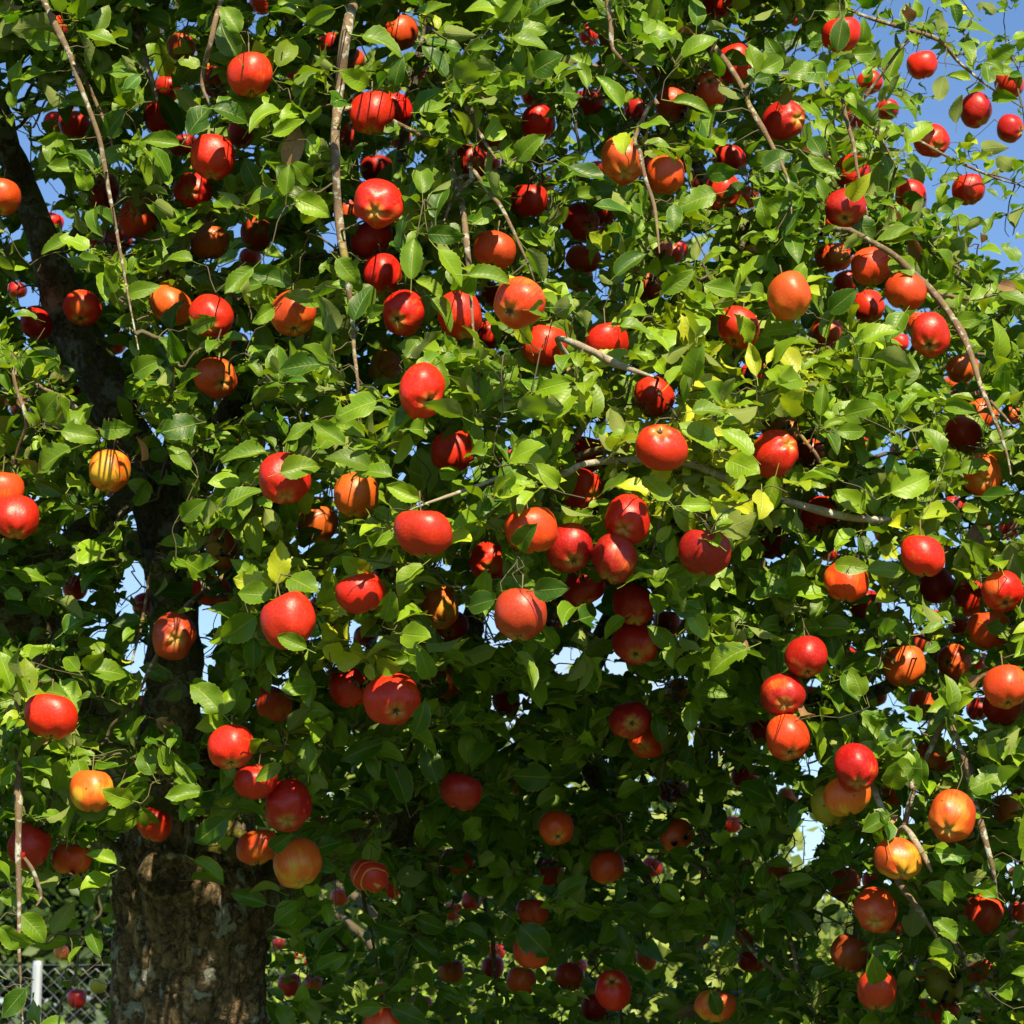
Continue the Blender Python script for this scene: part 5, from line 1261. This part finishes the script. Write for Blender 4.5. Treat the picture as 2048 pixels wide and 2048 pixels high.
V_, Q_ = tube([(0, 0, 0), (0, 0, .35), (0, 0, .7), (0, 0, 1)], [.85, .7, .75, 1.1], 8); ME_STEM = mesh_from('stem', V_, Q_, [M_STEM])
ME_HOLE = None

WORDC = {'r': 'bright red', 'R': 'dark red', 'o': 'orange-red', 'O': 'orange', 'y': 'yellowish', 'g': 'greenish', 'd': 'brownish', 'b': 'brown', 's': 'striped'}
rank = sorted(range(len(apples)), key=lambda i: (-(1 if apples[i]['lab'] else 0), -apples[i]['d']))
solo, rest = rank[:300], rank[300:]
heroA = [i for i in solo if apples[i]['lab']]
usedL = set(apples[i]['lab'] for i in heroA); assert len(usedL) == len(heroA)
def direction(dx, dy):
    a = math.degrees(math.atan2(-dy, dx)) % 360
    return ['right of', 'above and right of', 'above', 'above and left of', 'left of', 'below and left of', 'below', 'below and right of'][int((a+22.5)//45) % 8]
def auto_label(i):
    a = apples[i]; ds = sorted(heroA, key=lambda j: math.hypot(apples[j]['px']-a['px'], apples[j]['py']-a['py']))
    size = 'half-hidden' if a['sliver'] else ('small' if a['d'] < 45 else 'partly hidden')
    for j in ds:
        b = apples[j]; hl = b['lab'].split(',')[0].split()
        if len(hl) > 9: continue
        dist = math.hypot(b['px']-a['px'], b['py']-a['py'])
        if dist > 1000: continue
        hw = ' '.join(hl)
        for pre in ('', 'dim ' if not a['lit'] else 'sunlit '):
            l = f"{pre}{size} {WORDC[a['col']]} apple {'just ' if dist < 95 else ''}{direction(a['px']-b['px'], a['py']-b['py'])} the {hw}"
            if len(l.split()) <= 16 and l not in usedL: return l
    return None
def object_for_apple(i):
    a = apples[i]; R = a['R']
    z = Vector(-a['ax']); x = Vector((1, 0, 0)); 
    sp = RNG.uniform(0, 6.28); x = Vector((math.cos(sp), math.sin(sp), .1)); x = (x-z*x.dot(z)).normalized(); y = z.cross(x)
    me = AM[SKIN[a['col']]][i % 6]; o = bpy.data.objects.new('apple', me); C.objects.link(o)
    o.matrix_world = Matrix(((x[0]*R, y[0]*R, z[0]*R, a['P'][0]), (x[1]*R, y[1]*R, z[1]*R, a['P'][1]), (x[2]*R, y[2]*R, z[2]*R, a['P'][2]), (0, 0, 0, 1)))
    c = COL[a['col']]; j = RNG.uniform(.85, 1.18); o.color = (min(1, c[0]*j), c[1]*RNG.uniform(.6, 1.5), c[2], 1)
    inv = o.matrix_world.inverted()
    s0, s1, s2 = [Vector(v) for v in a['stem']]
    return o, inv, s0, s1, s2
def stem_child(o, inv, s0, s2):
    d = (s2-s0); L0 = d.length; zz2 = d.normalized(); xx = zz2.orthogonal().normalized(); yy = zz2.cross(xx); r = .0014
    Mw = Matrix(((xx[0]*r, yy[0]*r, zz2[0]*L0, s0[0]), (xx[1]*r, yy[1]*r, zz2[1]*L0, s0[1]), (xx[2]*r, yy[2]*r, zz2[2]*L0, s0[2]), (0, 0, 0, 1)))
    st = bpy.data.objects.new('stem', ME_STEM); C.objects.link(st); st.parent = o; st.matrix_local = inv @ Mw
    return st
M_ROT = plain('rotten_flesh', (.16, .055, .012), .8, var=.6, scale=3)
for i in solo:
    a = apples[i]; o, inv, s0, s1, s2 = object_for_apple(i)
    stem_child(o, inv, s0, s2)
    if a['c'] or a['d'] > 45:
        cx_ = bpy.data.objects.new('calyx', ME_CALYX); C.objects.link(cx_); cx_.parent = o
    lab = a['lab'] or auto_label(i); o['category'] = 'apple'; o['group'] = 'apples hanging on the tree'
    if lab is None: lab = 'small dim apple deep in the shade of the crown'; o['group'] = 'small dim apples deep in the crown'
    usedL.add(lab); o['label'] = lab
    if a['lab'].startswith('dark pink apple with a rotten'):
        mbh = MB(); r_ = random.Random(3)
        def dent(u, v): return .12*math.sin(u*9+v*5)+.06*r_.random()
        Vh = []; nn = 9; ctr = camvec(.38, -.1, .85)
        for ii in range(nn):
            for jj in range(12):
                ang = jj*2*math.pi/12; q = ii/(nn-1); rr = .42*q*(1+.15*math.sin(3*ang+1)+.08*r_.random())
                b1 = norm(np.cross(ctr, UP)); b2 = np.cross(b1, ctr); dirn = norm(ctr+b1*math.cos(ang)*rr+b2*math.sin(ang)*rr*1.25)
                Vh.append(a['P']+dirn*a['R']*(.955-.10*(1-q)+.05*q+.03*r_.random()*(1-q)))
        Qh = [(p*12+s_, p*12+(s_+1) % 12, (p+1)*12+(s_+1) % 12, (p+1)*12+s_) for p in range(nn-1) for s_ in range(12)]
        meh = mesh_from('rotten_hole', np.array([list(inv @ Vector(v)) for v in Vh]), np.array(Qh), [M_ROT])
        hh = bpy.data.objects.new('rotten_hole', meh); C.objects.link(hh); hh.parent = o
# the few smallest ones, slivers of red deep inside, as one object
Vs, Qs, n0 = [], [], 0
for i in rest:
    a = apples[i]; me = AM['red'][0]; v = np.empty(len(me.vertices)*3); me.vertices.foreach_get('co', v); v = v.reshape(-1, 3)
    q = np.empty(len(me.loops), int); me.loops.foreach_get('vertex_index', q); q = q.reshape(-1, 4)
    Vs.append(v*a['R']+a['P']); Qs.append(q+n0); n0 += len(v)
if rest:
    me = mesh_from('far_apples', np.vstack(Vs), np.vstack(Qs), [M_APPLE['red']]); fo = link('far_apples', me, kind='stuff'); fo.color = (.45, .02, .012, 1)
    tag(fo, 'tiny scattered specks of red apples deep inside the crown', 'apples')
print('leaves', len(P_), 'near', n_near, 'clusters', len(used), 'heroes', len(hero), 'twigs', len(targets))
